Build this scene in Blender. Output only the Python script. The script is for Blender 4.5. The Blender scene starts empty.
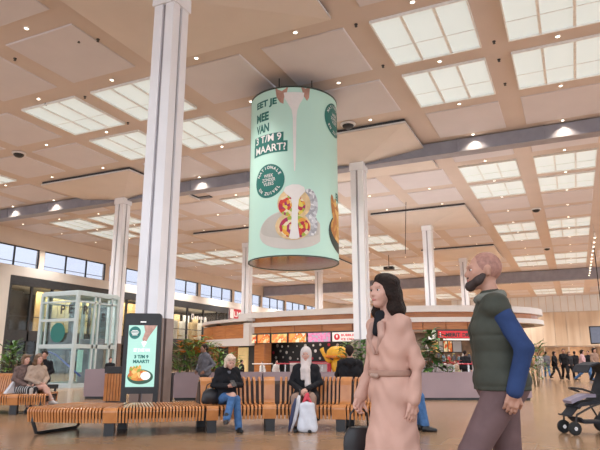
import bpy, math, random
import numpy as np
from mathutils import Vector, Matrix
random.seed(7)
PI = math.pi
scene = bpy.context.scene
COL = scene.collection

# ------------------------------------------------------------------ camera
F_PX, CAM_H = 578.0, 1.1
PITCH = math.atan(136.0 / F_PX)
YAW = math.radians(25.0)
cam_d = bpy.data.cameras.new('camera')
cam_d.sensor_width = 36.0
cam_d.sensor_fit = 'HORIZONTAL'
cam_d.lens = F_PX / 600.0 * 36.0
cam_d.clip_end = 500
cam = bpy.data.objects.new('camera', cam_d)
cam.location = (0, 0, CAM_H)
cam.rotation_euler = (PI / 2 + PITCH, 0, YAW)
COL.objects.link(cam)
scene.camera = cam

# ------------------------------------------------------------------ world and exposure
world = bpy.data.worlds.new('overcast_sky')
scene.world = world
world.use_nodes = True
bg = world.node_tree.nodes['Background']
bg.inputs['Color'].default_value = (0.84, 0.90, 1.0, 1)
bg.inputs['Strength'].default_value = 2.0
scene.view_settings.view_transform = 'Standard'
scene.view_settings.look = 'None'
scene.view_settings.gamma = 1.0
scene.view_settings.use_curve_mapping = False
scene.view_settings.exposure = 0.18
PANEL_E = 0.42         # ceiling light panels
SPOT_W = 1150.0         # recessed downlights

# ------------------------------------------------------------------ placing helpers
FWD = np.array([-math.sin(YAW) * math.cos(PITCH), math.cos(YAW) * math.cos(PITCH), math.sin(PITCH)])
RGT = np.array([math.cos(YAW), math.sin(YAW), 0.0])
UPV = np.cross(RGT, FWD)
CAM = np.array([0, 0, CAM_H])
FH = np.array([-math.sin(YAW), math.cos(YAW), 0.0])


def ray(x, y):
    return FWD * F_PX + RGT * (x - 300.0) - UPV * (y - 225.0)


def on_z(x, y, z):
    d = ray(x, y)
    return CAM + d * ((z - CAM_H) / d[2])


def on_y(x, y, Y):
    d = ray(x, y)
    return CAM + d * (Y / d[1])


def on_x(x, y, X):
    d = ray(x, y)
    return CAM + d * (X / d[0])


def at(px, D, z=0.0, zref=None):
    """point at ground distance D along the camera heading, under image column px (seen at height zref)"""
    zr = z if zref is None else zref
    w = D * math.cos(PITCH) + (zr - CAM_H) * math.sin(PITCH)
    p = FH * D + RGT * ((px - 300.0) * w / F_PX)
    return np.array([p[0], p[1], z])


def proj(p):
    v = np.array(p, float) - CAM
    w = v @ FWD
    if w < 0.1:
        return (-9999, -9999)
    return (300 + F_PX * (v @ RGT) / w, 225 - F_PX * (v @ UPV) / w)


def in_view(p, m=60):
    x, y = proj(p)
    return -m < x < 600 + m and -m < y < 450 + m


# ------------------------------------------------------------------ materials
MATS = {}


def mat(name, col, rough=0.6, metal=0.0, var=0.06, scale=6.0, bump=0.0, emit=0.0, ecol=None, spec=0.5, coat=0.0):
    if name in MATS:
        return MATS[name]
    m = bpy.data.materials.new(name)
    m.use_nodes = True
    nt = m.node_tree
    b = nt.nodes['Principled BSDF']
    b.inputs['Roughness'].default_value = rough
    b.inputs['Metallic'].default_value = metal
    b.inputs['Specular IOR Level'].default_value = spec
    if coat:
        b.inputs['Coat Weight'].default_value = coat
        b.inputs['Coat Roughness'].default_value = 0.15
    tc = nt.nodes.new('ShaderNodeTexCoord')
    nz = nt.nodes.new('ShaderNodeTexNoise')
    nz.inputs['Scale'].default_value = scale
    nz.inputs['Detail'].default_value = 3
    nt.links.new(tc.outputs['Object'], nz.inputs['Vector'])
    rp = nt.nodes.new('ShaderNodeValToRGB')
    rp.color_ramp.elements[0].position = 0.3
    rp.color_ramp.elements[1].position = 0.7
    c0 = [max(0, c * (1 - var)) for c in col]
    c1 = [min(1, c * (1 + var)) for c in col]
    rp.color_ramp.elements[0].color = (*c0, 1)
    rp.color_ramp.elements[1].color = (*c1, 1)
    nt.links.new(nz.outputs['Fac'], rp.inputs['Fac'])
    nt.links.new(rp.outputs['Color'], b.inputs['Base Color'])
    if bump:
        bp = nt.nodes.new('ShaderNodeBump')
        bp.inputs['Strength'].default_value = bump
        bp.inputs['Distance'].default_value = 0.02
        nt.links.new(nz.outputs['Fac'], bp.inputs['Height'])
        nt.links.new(bp.outputs['Normal'], b.inputs['Normal'])
    if emit:
        b.inputs['Emission Strength'].default_value = emit
        if ecol:
            b.inputs['Emission Color'].default_value = (*ecol, 1)
        else:
            nt.links.new(rp.outputs['Color'], b.inputs['Emission Color'])
    MATS[name] = m
    return m


def glass(name, tint=(0.9, 0.95, 0.95), refl=0.12, rough=0.02, fres=0.6):
    m = bpy.data.materials.new(name)
    m.use_nodes = True
    nt = m.node_tree
    for n in list(nt.nodes):
        if n.type == 'BSDF_PRINCIPLED':
            nt.nodes.remove(n)
    out = nt.nodes['Material Output']
    tr = nt.nodes.new('ShaderNodeBsdfTransparent')
    tr.inputs['Color'].default_value = (*tint, 1)
    gl = nt.nodes.new('ShaderNodeBsdfGlossy')
    gl.inputs['Roughness'].default_value = rough
    fr = nt.nodes.new('ShaderNodeFresnel')
    fr.inputs['IOR'].default_value = 1.45
    mx = nt.nodes.new('ShaderNodeMixShader')
    ad = nt.nodes.new('ShaderNodeMath')
    ad.operation = 'MULTIPLY_ADD'
    ad.inputs[1].default_value = fres
    ad.inputs[2].default_value = refl
    ad.use_clamp = True
    nt.links.new(fr.outputs[0], ad.inputs[0])
    nt.links.new(ad.outputs[0], mx.inputs[0])
    nt.links.new(tr.outputs[0], mx.inputs[1])
    nt.links.new(gl.outputs[0], mx.inputs[2])
    nt.links.new(mx.outputs[0], out.inputs['Surface'])
    MATS[name] = m
    return m


def blotch(name, cols, scale=8.0, emit=0.0, rough=0.6, kind='voronoi', stretch=(1, 1, 1)):
    """printed food picture: cells of several colours"""
    m = bpy.data.materials.new(name)
    m.use_nodes = True
    nt = m.node_tree
    b = nt.nodes['Principled BSDF']
    b.inputs['Roughness'].default_value = rough
    tc = nt.nodes.new('ShaderNodeTexCoord')
    mp = nt.nodes.new('ShaderNodeMapping')
    mp.inputs['Scale'].default_value = stretch
    nt.links.new(tc.outputs['Object'], mp.inputs['Vector'])
    rp = nt.nodes.new('ShaderNodeValToRGB')
    rp.color_ramp.interpolation = 'CONSTANT'
    if kind == 'voronoi':
        v = nt.nodes.new('ShaderNodeTexVoronoi')
        v.inputs['Scale'].default_value = scale
        nt.links.new(mp.outputs[0], v.inputs['Vector'])
        sp = nt.nodes.new('ShaderNodeSeparateColor')
        nt.links.new(v.outputs['Color'], sp.inputs[0])
        nt.links.new(sp.outputs[0], rp.inputs['Fac'])
        lo, hi = 0.0, 1.0
    else:
        v = nt.nodes.new('ShaderNodeTexNoise')
        v.inputs['Scale'].default_value = scale
        nt.links.new(mp.outputs[0], v.inputs['Vector'])
        nt.links.new(v.outputs['Fac'], rp.inputs['Fac'])
        lo, hi = 0.3, 0.7
    n = len(cols)
    els = rp.color_ramp.elements
    while len(els) < n:
        els.new(0.5)
    for k, c in enumerate(cols):
        els[k].position = lo + (hi - lo) * k / n
        els[k].color = (*c, 1)
    nt.links.new(rp.outputs['Color'], b.inputs['Base Color'])
    if emit:
        b.inputs['Emission Strength'].default_value = emit
        nt.links.new(rp.outputs['Color'], b.inputs['Emission Color'])
    MATS[name] = m
    return m


def wood(name, c0, c1, scale=4.0, stretch=(1, 1, 12), rough=0.35, coat=0.2):
    m = bpy.data.materials.new(name)
    m.use_nodes = True
    nt = m.node_tree
    b = nt.nodes['Principled BSDF']
    b.inputs['Roughness'].default_value = rough
    b.inputs['Coat Weight'].default_value = coat
    tc = nt.nodes.new('ShaderNodeTexCoord')
    mp = nt.nodes.new('ShaderNodeMapping')
    mp.inputs['Scale'].default_value = stretch
    oi = nt.nodes.new('ShaderNodeObjectInfo')
    ad = nt.nodes.new('ShaderNodeVectorMath')
    ad.operation = 'ADD'
    sc = nt.nodes.new('ShaderNodeVectorMath')
    sc.operation = 'SCALE'
    sc.inputs[0].default_value = (37, 53, 29)
    nt.links.new(oi.outputs['Random'], sc.inputs['Scale'])
    nt.links.new(tc.outputs['Object'], mp.inputs['Vector'])
    nt.links.new(mp.outputs[0], ad.inputs[0])
    nt.links.new(sc.outputs[0], ad.inputs[1])
    nz = nt.nodes.new('ShaderNodeTexNoise')
    nz.inputs['Scale'].default_value = scale
    nz.inputs['Detail'].default_value = 4
    nt.links.new(ad.outputs[0], nz.inputs['Vector'])
    rp = nt.nodes.new('ShaderNodeValToRGB')
    rp.color_ramp.elements[0].position = 0.3
    rp.color_ramp.elements[1].position = 0.7
    rp.color_ramp.elements[0].color = (*c0, 1)
    rp.color_ramp.elements[1].color = (*c1, 1)
    nt.links.new(nz.outputs['Fac'], rp.inputs['Fac'])
    nt.links.new(rp.outputs['Color'], b.inputs['Base Color'])
    MATS[name] = m
    return m


def floor_material():
    m = bpy.data.materials.new('polished_stone_floor')
    m.use_nodes = True
    nt = m.node_tree
    b = nt.nodes['Principled BSDF']
    tc = nt.nodes.new('ShaderNodeTexCoord')
    br = nt.nodes.new('ShaderNodeTexBrick')
    br.offset = 0.5
    br.inputs['Scale'].default_value = 1.0
    br.inputs['Brick Width'].default_value = 1.2
    br.inputs['Row Height'].default_value = 0.6
    br.inputs['Mortar Size'].default_value = 0.004
    br.inputs['Color1'].default_value = (0.335, 0.208, 0.12, 1)
    br.inputs['Color2'].default_value = (0.37, 0.235, 0.14, 1)
    br.inputs['Mortar'].default_value = (0.28, 0.175, 0.105, 1)
    nt.links.new(tc.outputs['Object'], br.inputs['Vector'])
    nz = nt.nodes.new('ShaderNodeTexNoise')
    nz.inputs['Scale'].default_value = 2.2
    nz.inputs['Detail'].default_value = 5
    nt.links.new(tc.outputs['Object'], nz.inputs['Vector'])
    mx = nt.nodes.new('ShaderNodeMix')
    mx.data_type = 'RGBA'
    mx.blend_type = 'MULTIPLY'
    mx.inputs[0].default_value = 0.12
    nt.links.new(br.outputs['Color'], mx.inputs[6])
    nt.links.new(nz.outputs['Color'], mx.inputs[7])
    g = nt.nodes.new('ShaderNodeMix')
    g.data_type = 'RGBA'
    g.inputs[0].default_value = 0.25
    nt.links.new(br.outputs['Color'], mx.inputs[6])
    rr = nt.nodes.new('ShaderNodeMapRange')
    rr.inputs['To Min'].default_value = 0.15
    rr.inputs['To Max'].default_value = 0.24
    nt.links.new(nz.outputs['Fac'], rr.inputs['Value'])
    gray = nt.nodes.new('ShaderNodeRGBToBW')
    nt.links.new(nz.outputs['Color'], gray.inputs[0])
    nt.links.new(gray.outputs[0], mx.inputs[7])
    nt.nodes.remove(g)
    nt.links.new(mx.outputs[2], b.inputs['Base Color'])
    nt.links.new(rr.outputs[0], b.inputs['Roughness'])
    b.inputs['Specular IOR Level'].default_value = 0.26
    return m


M_FLOOR = floor_material()
M_BAND = mat('ceiling_band_tan', (0.65, 0.56, 0.51), 0.8, var=0.03, scale=0.6)
M_PANEL = mat('ceiling_panel_pinkish', (0.70, 0.67, 0.70), 0.85, var=0.025, scale=0.8)
M_CANOPY = mat('canopy_panel_cream', (0.72, 0.645, 0.59), 0.6, var=0.03, scale=0.7)
M_RIM = mat('canopy_rim_white', (0.78, 0.76, 0.76), 0.4, var=0.02)
M_GAP = mat('shadow_gap_dark', (0.05, 0.05, 0.06), 0.8)
M_STEEL = mat('beam_blue_grey', (0.30, 0.30, 0.35), 0.45, var=0.1, scale=1.5)
M_COLW = mat('column_white_enamel', (0.88, 0.88, 0.91), 0.22, var=0.03, scale=1.2, coat=0.4)
M_COLS = mat('column_slot_metal', (0.42, 0.40, 0.42), 0.3, metal=0.6, var=0.15, scale=0.8)
M_BRONZE = mat('bronze_cladding', (0.30, 0.23, 0.20), 0.35, metal=0.5, var=0.12, scale=2)
M_CREAM = mat('wall_cream', (0.70, 0.60, 0.50), 0.8, var=0.03, scale=0.5)
M_CREAMW = mat('wall_offwhite', (0.74, 0.70, 0.64), 0.8, var=0.03, scale=0.5)
M_BLACK = mat('black_metal', (0.02, 0.02, 0.022), 0.4, var=0.2)
M_DARK = mat('dark_fascia', (0.045, 0.047, 0.05), 0.5, var=0.2)
M_WHITE = mat('white_paint', (0.82, 0.80, 0.78), 0.5, var=0.02)
M_LILAC = mat('planter_lilac_grey', (0.33, 0.25, 0.27), 0.6, var=0.06, scale=1.5)
M_SOIL = mat('soil', (0.06, 0.04, 0.03), 0.9)
M_PANE = mat('light_panel_diffuser', (0.5, 0.54, 0.53), 0.4, var=0.02, scale=0.4, emit=PANEL_E, ecol=(0.90, 1.0, 0.97))
M_FRAME = mat('light_panel_frame', (0.86, 0.88, 0.86), 0.5)
M_LENS = mat('downlight_lens', (1, 0.95, 0.85), 0.4, emit=9.0, ecol=(1.0, 0.88, 0.70))
M_CHROME = mat('brushed_metal', (0.6, 0.6, 0.6), 0.25, metal=0.9)
M_SLAT = wood('bent_plywood', (0.50, 0.185, 0.055), (0.64, 0.27, 0.09), 5.0, (1, 1, 1), 0.32, 0.3)
M_KWOOD = wood('kiosk_orange_wood', (0.40, 0.13, 0.03), (0.58, 0.22, 0.06), 2.0, (0.6, 0.6, 8), 0.4, 0.2)
G_CLEAR = glass('clear_glass', (0.93, 0.97, 0.96), 0.06)
G_LIFT = glass('lift_glass', (0.90, 0.96, 0.95), 0.004, fres=.08)
G_SHOP = glass('shop_glass', (0.90, 0.92, 0.92), 0.012, fres=.12)
G_TINT = glass('clerestory_glass', (0.66, 0.67, 0.71), 0.02, fres=0.1)


# ------------------------------------------------------------------ mesh helpers
class MB:
    def __init__(self):
        self.v, self.f, self.m = [], [], []

    def add(self, verts, faces, mi=0):
        n = len(self.v)
        self.v += [tuple(map(float, p)) for p in verts]
        self.f += [tuple(i + n for i in q) for q in faces]
        self.m += [mi] * len(faces)
        return self

    def box(self, c, s, rz=0.0, mi=0):
        hx, hy, hz = s[0] / 2, s[1] / 2, s[2] / 2
        cs, sn = math.cos(rz), math.sin(rz)
        vs = []
        for z in (-hz, hz):
            for x, y in ((-hx, -hy), (hx, -hy), (hx, hy), (-hx, hy)):
                vs.append((c[0] + x * cs - y * sn, c[1] + x * sn + y * cs, c[2] + z))
        return self.add(vs, [(3, 2, 1, 0), (4, 5, 6, 7), (0, 1, 5, 4), (1, 2, 6, 5), (2, 3, 7, 6), (3, 0, 4, 7)], mi)

    def bb(self, x0, x1, y0, y1, z0, z1, mi=0):
        return self.box(((x0 + x1) / 2, (y0 + y1) / 2, (z0 + z1) / 2), (abs(x1 - x0), abs(y1 - y0), abs(z1 - z0)), 0, mi)

    def tube(self, pts, r, n=10, mi=0, closed=False):
        pts = [Vector(p) for p in pts]
        rs = r if isinstance(r, (list, tuple)) else [r] * len(pts)
        rings, prev = [], None
        N = len(pts)
        for i, p in enumerate(pts):
            if closed:
                t = pts[(i + 1) % N] - pts[i - 1]
            else:
                t = pts[min(i + 1, N - 1)] - pts[max(i - 1, 0)]
            t.normalize()
            if prev is None:
                a = Vector((0, 0, 1)) if abs(t.z) < 0.9 else Vector((1, 0, 0))
                u = t.cross(a).normalized()
            else:
                u = (prev - t * prev.dot(t)).normalized()
            prev = u
            w = t.cross(u)
            rings.append([p + (u * math.cos(2 * PI * k / n) + w * math.sin(2 * PI * k / n)) * rs[i] for k in range(n)])
        vs = [q for rr in rings for q in rr]
        fs = []
        for i in range(N if closed else N - 1):
            j = (i + 1) % N
            for k in range(n):
                fs.append((i * n + k, i * n + (k + 1) % n, j * n + (k + 1) % n, j * n + k))
        if not closed:
            fs.append(tuple(range(n - 1, -1, -1)))
            fs.append(tuple((N - 1) * n + k for k in range(n)))
        return self.add(vs, fs, mi)

    def lathe(self, prof, c=(0, 0, 0), n=24, mi=0, cap=True):
        vs, fs = [], []
        for r, z in prof:
            for k in range(n):
                a = 2 * PI * k / n
                vs.append((c[0] + r * math.cos(a), c[1] + r * math.sin(a), c[2] + z))
        for i in range(len(prof) - 1):
            for k in range(n):
                fs.append((i * n + k, i * n + (k + 1) % n, (i + 1) * n + (k + 1) % n, (i + 1) * n + k))
        if cap:
            fs.append(tuple(range(n - 1, -1, -1)))
            fs.append(tuple((len(prof) - 1) * n + k for k in range(n)))
        return self.add(vs, fs, mi)

    def build(self, name, mats, parent=None, smooth=False, loc=None):
        return build(name, self.v, self.f, mats, parent, smooth, self.m, loc)


def new_obj(name, me, parent=None, loc=None, rz=0.0):
    o = bpy.data.objects.new(name, me)
    COL.objects.link(o)
    if parent is not None:
        o.parent = parent
    if loc is not None:
        o.location = [float(c) for c in loc]
    if rz:
        o.rotation_euler = (0, 0, rz)
    return o


def build(name, v, f, mats, parent=None, smooth=False, mi=None, loc=None):
    me = bpy.data.meshes.new(name)
    me.from_pydata([tuple(map(float, p)) for p in v], [], [tuple(int(i) for i in q) for q in f])
    if not isinstance(mats, (list, tuple)):
        mats = [mats]
    for m in mats:
        me.materials.append(m)
    if mi is not None and len(mats) > 1:
        me.polygons.foreach_set('material_index', np.array(mi, dtype=np.int32))
    if smooth:
        me.polygons.foreach_set('use_smooth', np.ones(len(me.polygons), dtype=bool))
    me.update()
    return new_obj(name, me, parent, loc)


def tag(o, label, cat, group=None):
    o['label'] = label
    o['category'] = cat
    if group:
        o['group'] = group
    return o


def struct(o):
    o['kind'] = 'structure'
    return o


def thing(name, label, cat, loc=(0, 0, 0), rz=0.0, group=None):
    o = bpy.data.objects.new(name, None)
    o.empty_display_size = 0.1
    COL.objects.link(o)
    o.location = [float(c) for c in loc]
    o.rotation_euler = (0, 0, rz)
    return tag(o, label, cat, group)


def inst(name, src, parent=None, loc=(0, 0, 0), rz=0.0):
    """another object sharing src's mesh data"""
    o = src.copy()
    for k in list(o.keys()):
        del o[k]
    o.name = name
    COL.objects.link(o)
    o.parent = parent
    o.location = [float(c) for c in loc]
    o.rotation_euler = (0, 0, rz)
    return o


def text_mesh(s, size, bold=0.0, align='LEFT'):
    cu = bpy.data.curves.new('lettering', 'FONT')
    cu.body = s
    cu.size = size
    cu.offset = bold * size
    cu.align_x = align
    cu.resolution_u = 3
    o = bpy.data.objects.new('lettering', cu)
    me = bpy.data.meshes.new_from_object(o)
    v = [tuple(p.co) for p in me.vertices]
    f = [tuple(p.vertices) for p in me.polygons]
    bpy.data.objects.remove(o)
    bpy.data.curves.remove(cu)
    bpy.data.meshes.remove(me)
    return v, f


def flat_text(name, s, size, m, parent, origin, xdir, zdir, bold=0.0, align='LEFT', width=None, depth=0.006):
    """lettering lying on a plane: origin + x*xdir + y*zdir, a few millimetres thick"""
    v, f = text_mesh(s, size, bold, align)
    if not v:
        return None
    X, Z = Vector(xdir).normalized(), Vector(zdir).normalized()
    Nn = X.cross(Z)
    k = 1.0
    if width:
        xs = [p[0] for p in v]
        k = width / (max(xs) - min(xs))
    O = Vector(origin)
    vs = [O + X * (p[0] * k) + Z * p[1] + Nn * depth for p in v]
    return build(name, vs, f, m, parent)


def spot(name, loc, power, parent=None, size=2.2, blend=0.9, col=(1, 0.965, 0.93), rad=0.08, rot=(0, 0, 0)):
    d = bpy.data.lights.new(name, 'SPOT')
    d.energy = power
    d.spot_size = size
    d.spot_blend = blend
    d.color = col
    d.shadow_soft_size = rad
    o = bpy.data.objects.new(name, d)
    COL.objects.link(o)
    o.location = [float(c) for c in loc]
    o.rotation_euler = rot
    if parent is not None:
        o.parent = parent
    return o


def area(name, loc, power, sx, sy, rot=(0, 0, 0), col=(1, 0.95, 0.88), parent=None):
    d = bpy.data.lights.new(name, 'AREA')
    d.shape = 'RECTANGLE'
    d.size, d.size_y = sx, sy
    d.energy = power
    d.color = col
    o = bpy.data.objects.new(name, d)
    COL.objects.link(o)
    o.location = [float(c) for c in loc]
    o.rotation_euler = rot
    if parent is not None:
        o.parent = parent
    return o

# ================================================================== STRUCTURE
BAY = 16.2
CELL = BAY / 4
BX, BY = -1.54, 20.0          # centre of a group of four light panels
ZC = 12.0
X0, X1 = BX - 2.5 * BAY, BX + 1.5 * BAY      # left wall / right wall
Y0, Y1 = BY - 1.5 * BAY, BY + 5.5 * BAY      # roof cut short behind the camera to let sky light in / back wall

fl = MB().bb(X0 - 8, X1, Y0 - 30, Y1 + 6, -0.3, 0.0).build('floor', M_FLOOR)
struct(fl)
cl = MB().bb(X0 - 0.5, X1, Y0, Y1 + 0.5, ZC + 0.03, ZC + 0.35).build('ceiling', M_BAND)
struct(cl)

# ceiling panels, each its own slab under the ceiling
PW = 3.15
pan_src = None
gap_src = None
lights_done = 0


def panel_mesh():
    h = PW / 2
    mb = MB()
    # bevelled slab: z from 0.03 down to -0.015
    b = 0.03
    vs = [(-h, -h, 0.03), (h, -h, 0.03), (h, h, 0.03), (-h, h, 0.03),
          (-h, -h, 0.0), (h, -h, 0.0), (h, h, 0.0), (-h, h, 0.0),
          (-h + b, -h + b, -0.02), (h - b, -h + b, -0.02), (h - b, h - b, -0.02), (-h + b, h - b, -0.02)]
    fs = [(0, 1, 2, 3), (0, 4, 5, 1), (1, 5, 6, 2), (2, 6, 7, 3), (3, 7, 4, 0),
          (4, 8, 9, 5), (5, 9, 10, 6), (6, 10, 11, 7), (7, 11, 8, 4), (11, 10, 9, 8)]
    return mb.add(vs, fs)


def light_parts(lt, split):
    h = PW / 2
    fr = MB()
    w = 0.05
    for sx in (-1, 1):
        fr.box((sx * (h - w / 2), 0, -0.02), (w, PW, 0.10))
        fr.box((0, sx * (h - w / 2), -0.02), (PW - 2 * w, w, 0.10))
    xs = [-h + w, -0.53, 0.53, h - w]
    for x in xs[1:3]:
        fr.box((x, 0, -0.015), (0.10, PW - 2 * w, 0.06))
    fr.box((0, 0.35, -0.005), (PW - 2 * w, 0.035, 0.03))
    frame = fr.build('frame', M_FRAME, lt)
    panes = []
    ys = [-h + w, 0.35, h - w]
    for a in range(3):
        for b in range(2):
            p = MB().bb(xs[a] + (0.05 if a else 0), xs[a + 1] - (0.05 if a < 2 else 0), ys[b] + (.018 if b else 0), ys[b + 1] - (0 if b else .018), 0.0, 0.02)
            panes.append(p.build('pane', M_PANE, lt))
    return [frame] + panes


colname = {-2: 'left', -1: 'middle', 0: 'right', 1: 'far right'}
rowname = {-1: 'overhead', 0: 'nearest', 1: 'second', 2: 'third', 3: 'fourth', 4: 'fifth', 5: 'farthest'}
light_src = None
for i in range(-2, 2):
    for j in range(-1, 6):
        cx, cy = BX + BAY * i, BY + BAY * j
        for a in range(4):
            for b in range(4):
                x, y = cx + (a - 1.5) * CELL, cy + (b - 1.5) * CELL
                corner = a in (0, 3) and b in (0, 3)
                inner = a in (1, 2) and b in (1, 2)
                vis = any(in_view((x + dx, y + dy, ZC), 90) for dx in (-1.5, 1.5) for dy in (-1.5, 1.5))
                if corner:
                    continue
                if inner:
                    lab = '%s %s backlit panel of the four in the %s light group, %s ceiling bay' % (
                        'near' if b == 1 else 'far', 'left' if a == 1 else 'right', rowname[j], colname[i])
                    lt = thing('ceiling_light', lab, 'ceiling light', (x, y, ZC), 0, 'backlit square ceiling panels')
                    if light_src is None:
                        light_src = light_parts(lt, True)
                    else:
                        for s in light_src:
                            inst(s.data.name.split('.')[0], s, lt, s.location)
                elif vis:
                    if pan_src is None:
                        pan_src = panel_mesh().build('panel', M_PANEL, cl, loc=(x, y, ZC))
                    else:
                        inst('panel', pan_src, cl, (x, y, ZC))

# ------------------------------------------------------------------ steel beam across the hall
YB = BY + BAY / 2 + 0.05
bm = thing('steel_beam', 'blue grey steel beam crossing under the ceiling behind the hanging sign', 'beam', (0, YB, 0))
MB().bb(X0, X1, 0.0, 0.5, 11.38, ZC - .03).build('web', M_STEEL, bm)
MB().bb(X0, X1, -0.10, 0.6, 11.27, 11.34).build('flange', M_STEEL, bm)
MB().bb(X0, X1, 0.02, 0.5, 11.34, 11.38).build('shadow_joint', M_GAP, bm)
x = X0 + 1.2
ss = None
while x < X1:
    if ss is None:
        ss = MB().box((0, -0.03, 11.67), (0.06, 0.06, 0.62)).build('stiffener', M_STEEL, bm, loc=(x, 0, 0))
    else:
        inst('stiffener', ss, bm, (x, 0, 0))
    x += CELL
# deep beam far down the hall
YB2 = BY + 3.5 * BAY
b2 = thing('far_bulkhead', 'deep grey bulkhead crossing under the ceiling far down the hall', 'beam', (0, YB2, 0))
MB().bb(X0 + .2, X1 - .05, 0.0, 0.6, 10.75, ZC - .03).build('web', M_STEEL, b2)
MB().bb(X0 + .2, X1 - .05, -0.12, 0.7, 10.62, 10.75).build('flange', M_STEEL, b2)

# ------------------------------------------------------------------ columns with square canopies
CS = 0.68


def column(i, j, label):
    x, y = BX - BAY / 2 + BAY * i, BY + BAY / 2 + BAY * j
    c = thing('column', label, 'column', (x, y, 0), 0, 'white square columns with flared ceiling canopies')
    h = CS / 2
    slot = 0.055
    MB().bb(-h + .06, h - .06, -h + .06, h - .06, 0, 11.3).build('slot_core', M_COLS, c)
    for sx in (-1, 1):
        for sy in (-1, 1):
            MB().bb(sx * slot, sx * h, sy * slot, sy * h, 2.15, 11.0).build('pilaster', M_COLW, c)
            MB().bb(sx * slot, sx * (h + .012), sy * slot, sy * (h + .012), 0, 2.15).build('base_cladding', M_BRONZE, c)
    MB().bb(-h - .05, h + .05, -h - .05, h + .05, 10.98, 11.42).build('capital', M_COLW, c)
    # canopy: shallow inverted pyramid of four panels under a rim, topped by a block coloured as the shaded gap
    H = 3.54
    rim = MB()
    for s in (-1, 1):
        rim.bb(s * (H - .1), s * H, -H, H, 11.78, 11.88)
        rim.bb(-H + .1, H - .1, s * (H - .1), s * H, 11.78, 11.88)
    rim.build('canopy_rim', M_RIM, c)
    MB().bb(-H + .06, H - .06, -H + .06, H - .06, 11.88, 12.02).build('shadow_gap', M_GAP, c)
    q = 0.39
    o, n = [(-H, -H), (H, -H), (H, H), (-H, H)], [(-q, -q), (q, -q), (q, q), (-q, q)]
    for k in range(4):
        a0, a1, b0, b1 = o[k], o[(k + 1) % 4], n[k], n[(k + 1) % 4]
        vs = [(*a0, 11.78), (*a1, 11.78), (*b1, 11.40), (*b0, 11.40), (*a0, 11.80), (*a1, 11.80), (*b1, 11.42), (*b0, 11.42)]
        MB().add(vs, [(0, 3, 2, 1), (4, 5, 6, 7), (0, 1, 5, 4), (1, 2, 6, 5), (2, 3, 7, 6), (3, 0, 4, 7)]).build('canopy_panel', M_CANOPY, c)


column(0, -1, 'large white column with bronze base beside the digital display totem')
column(0, 0, 'white column between the hanging sign and the woman in pink coat')
column(-1, 0, 'white column standing left behind the nearest column')
column(-1, 1, 'slim white column seen below left edge of the hanging sign')
column(-1, 2, 'slim white column seen directly below the hanging sign')
column(0, 1, 'white column rising behind the long haired walking woman')
column(0, 2, 'small white column left of the walking man in vest')

# ------------------------------------------------------------------ left wall with clerestory
wl = MB()
wl.bb(X0 - .4, X0, Y0, Y1, 10.66, ZC + .05)
wo = wl.build('wall_left', M_CREAM)
struct(wo)
MB().bb(X0 - .45, X0 + .12, Y0, Y1, 8.10, 8.92).build('ledge', M_CREAMW, wo)
MB().bb(X0 - .5, X0 + .2, 0, 33.0, 0, 8.1).build('pier', M_CREAMW, wo)
MB().bb(X0 - .5, X0 + .15, 51.2, 54.6, 0, 8.1).build('pier', M_CREAMW, wo)
MB().bb(X0 - .5, X0 + .05, 67.2, Y1, 0, 8.1).build('pier', M_CREAMW, wo)
k = 0
y = BY - CELL * 0
n = 0
yy = BY + BAY * 0.0
for b in range(0, 11):
    ya = BY + 8.1 * b             # bay between concrete piers
    MB().bb(X0 - .5, X0 - .1, ya - .28, ya + .28, 8.9, 10.68).build('pier', M_CREAM, wo)
    w = struct(thing('window_%d' % (b + 1), '', '', (X0 - .2, ya, 0)))
    del w['label']
    del w['category']
    fr = MB()
    fr.bb(-.05, .05, .28, 7.82, 10.56, 10.66)
    fr.bb(-.05, .05, .28, 7.82, 8.92, 8.98)
    fr.bb(-.03, .03, .28, 7.82, 9.28, 9.32)
    for q in range(4):
        yq = .28 + 7.54 * q / 3
        fr.bb(-.06, .06, yq - .06, yq + .06, 8.92, 10.66)
    fr.build('window_frame', M_BLACK, w)
    for q in range(3):
        MB().bb(-.01, .01, .34 + 7.54 * q / 3, .22 + 7.54 * (q + 1) / 3, 8.98, 10.56).build('pane', G_TINT, w)

# right wall far outside the frame, with windows open to the sky
wr = struct(MB().bb(X1, X1 + .4, Y0, Y1, 0, 1.0).build('wall_right', M_CREAM))
MB().bb(X1, X1 + .4, Y0, Y1, 9.5, ZC + .05).build('lintel', M_CREAM, wr)
for q in range(15):
    yq = Y0 + (Y1 - Y0) * q / 14
    MB().bb(X1, X1 + .4, yq - .4, yq + .4, 1.0, 9.5).build('pier', M_CREAMW, wr)

# ------------------------------------------------------------------ back wall
M_CURT = wood('back_wall_pale_wood', (0.62, 0.47, 0.33), (0.80, 0.68, 0.54), 1.2, (0.8, 1, 0.05), 0.7, 0.0)
M_CORR = mat('corrugated_white', (0.80, 0.82, 0.82), 0.5, var=0.05, scale=0.5)
wb = struct(MB().bb(X0 - 1, X1 + 1, Y1, Y1 + .4, 0, ZC + .1).build('wall_back', M_CREAM))
for side_x in np.arange(-20, X1, 1.15):
    MB().bb(side_x + .04, side_x + 1.11, Y1 - .12, Y1 - .02, 9.3, ZC).build('corrugated_panel', M_CORR, wb)
for side_x in np.arange(-20, X1, 1.9):
    MB().bb(side_x + .03, side_x + 1.87, Y1 - .16, Y1 - .02, 3.6, 9.25).build('wood_panel', M_CURT, wb)
M_WARMSHOP = mat('far_shop_window', (0.30, 0.17, 0.09), .5, var=.8, scale=.6, emit=.35)
for side_x in np.arange(-20, X1, 3.8):
    MB().bb(side_x + .1, side_x + 3.7, Y1 - .1, Y1 - .02, 0.1, 3.4).build('shop_window', M_WARMSHOP, wb)

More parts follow.
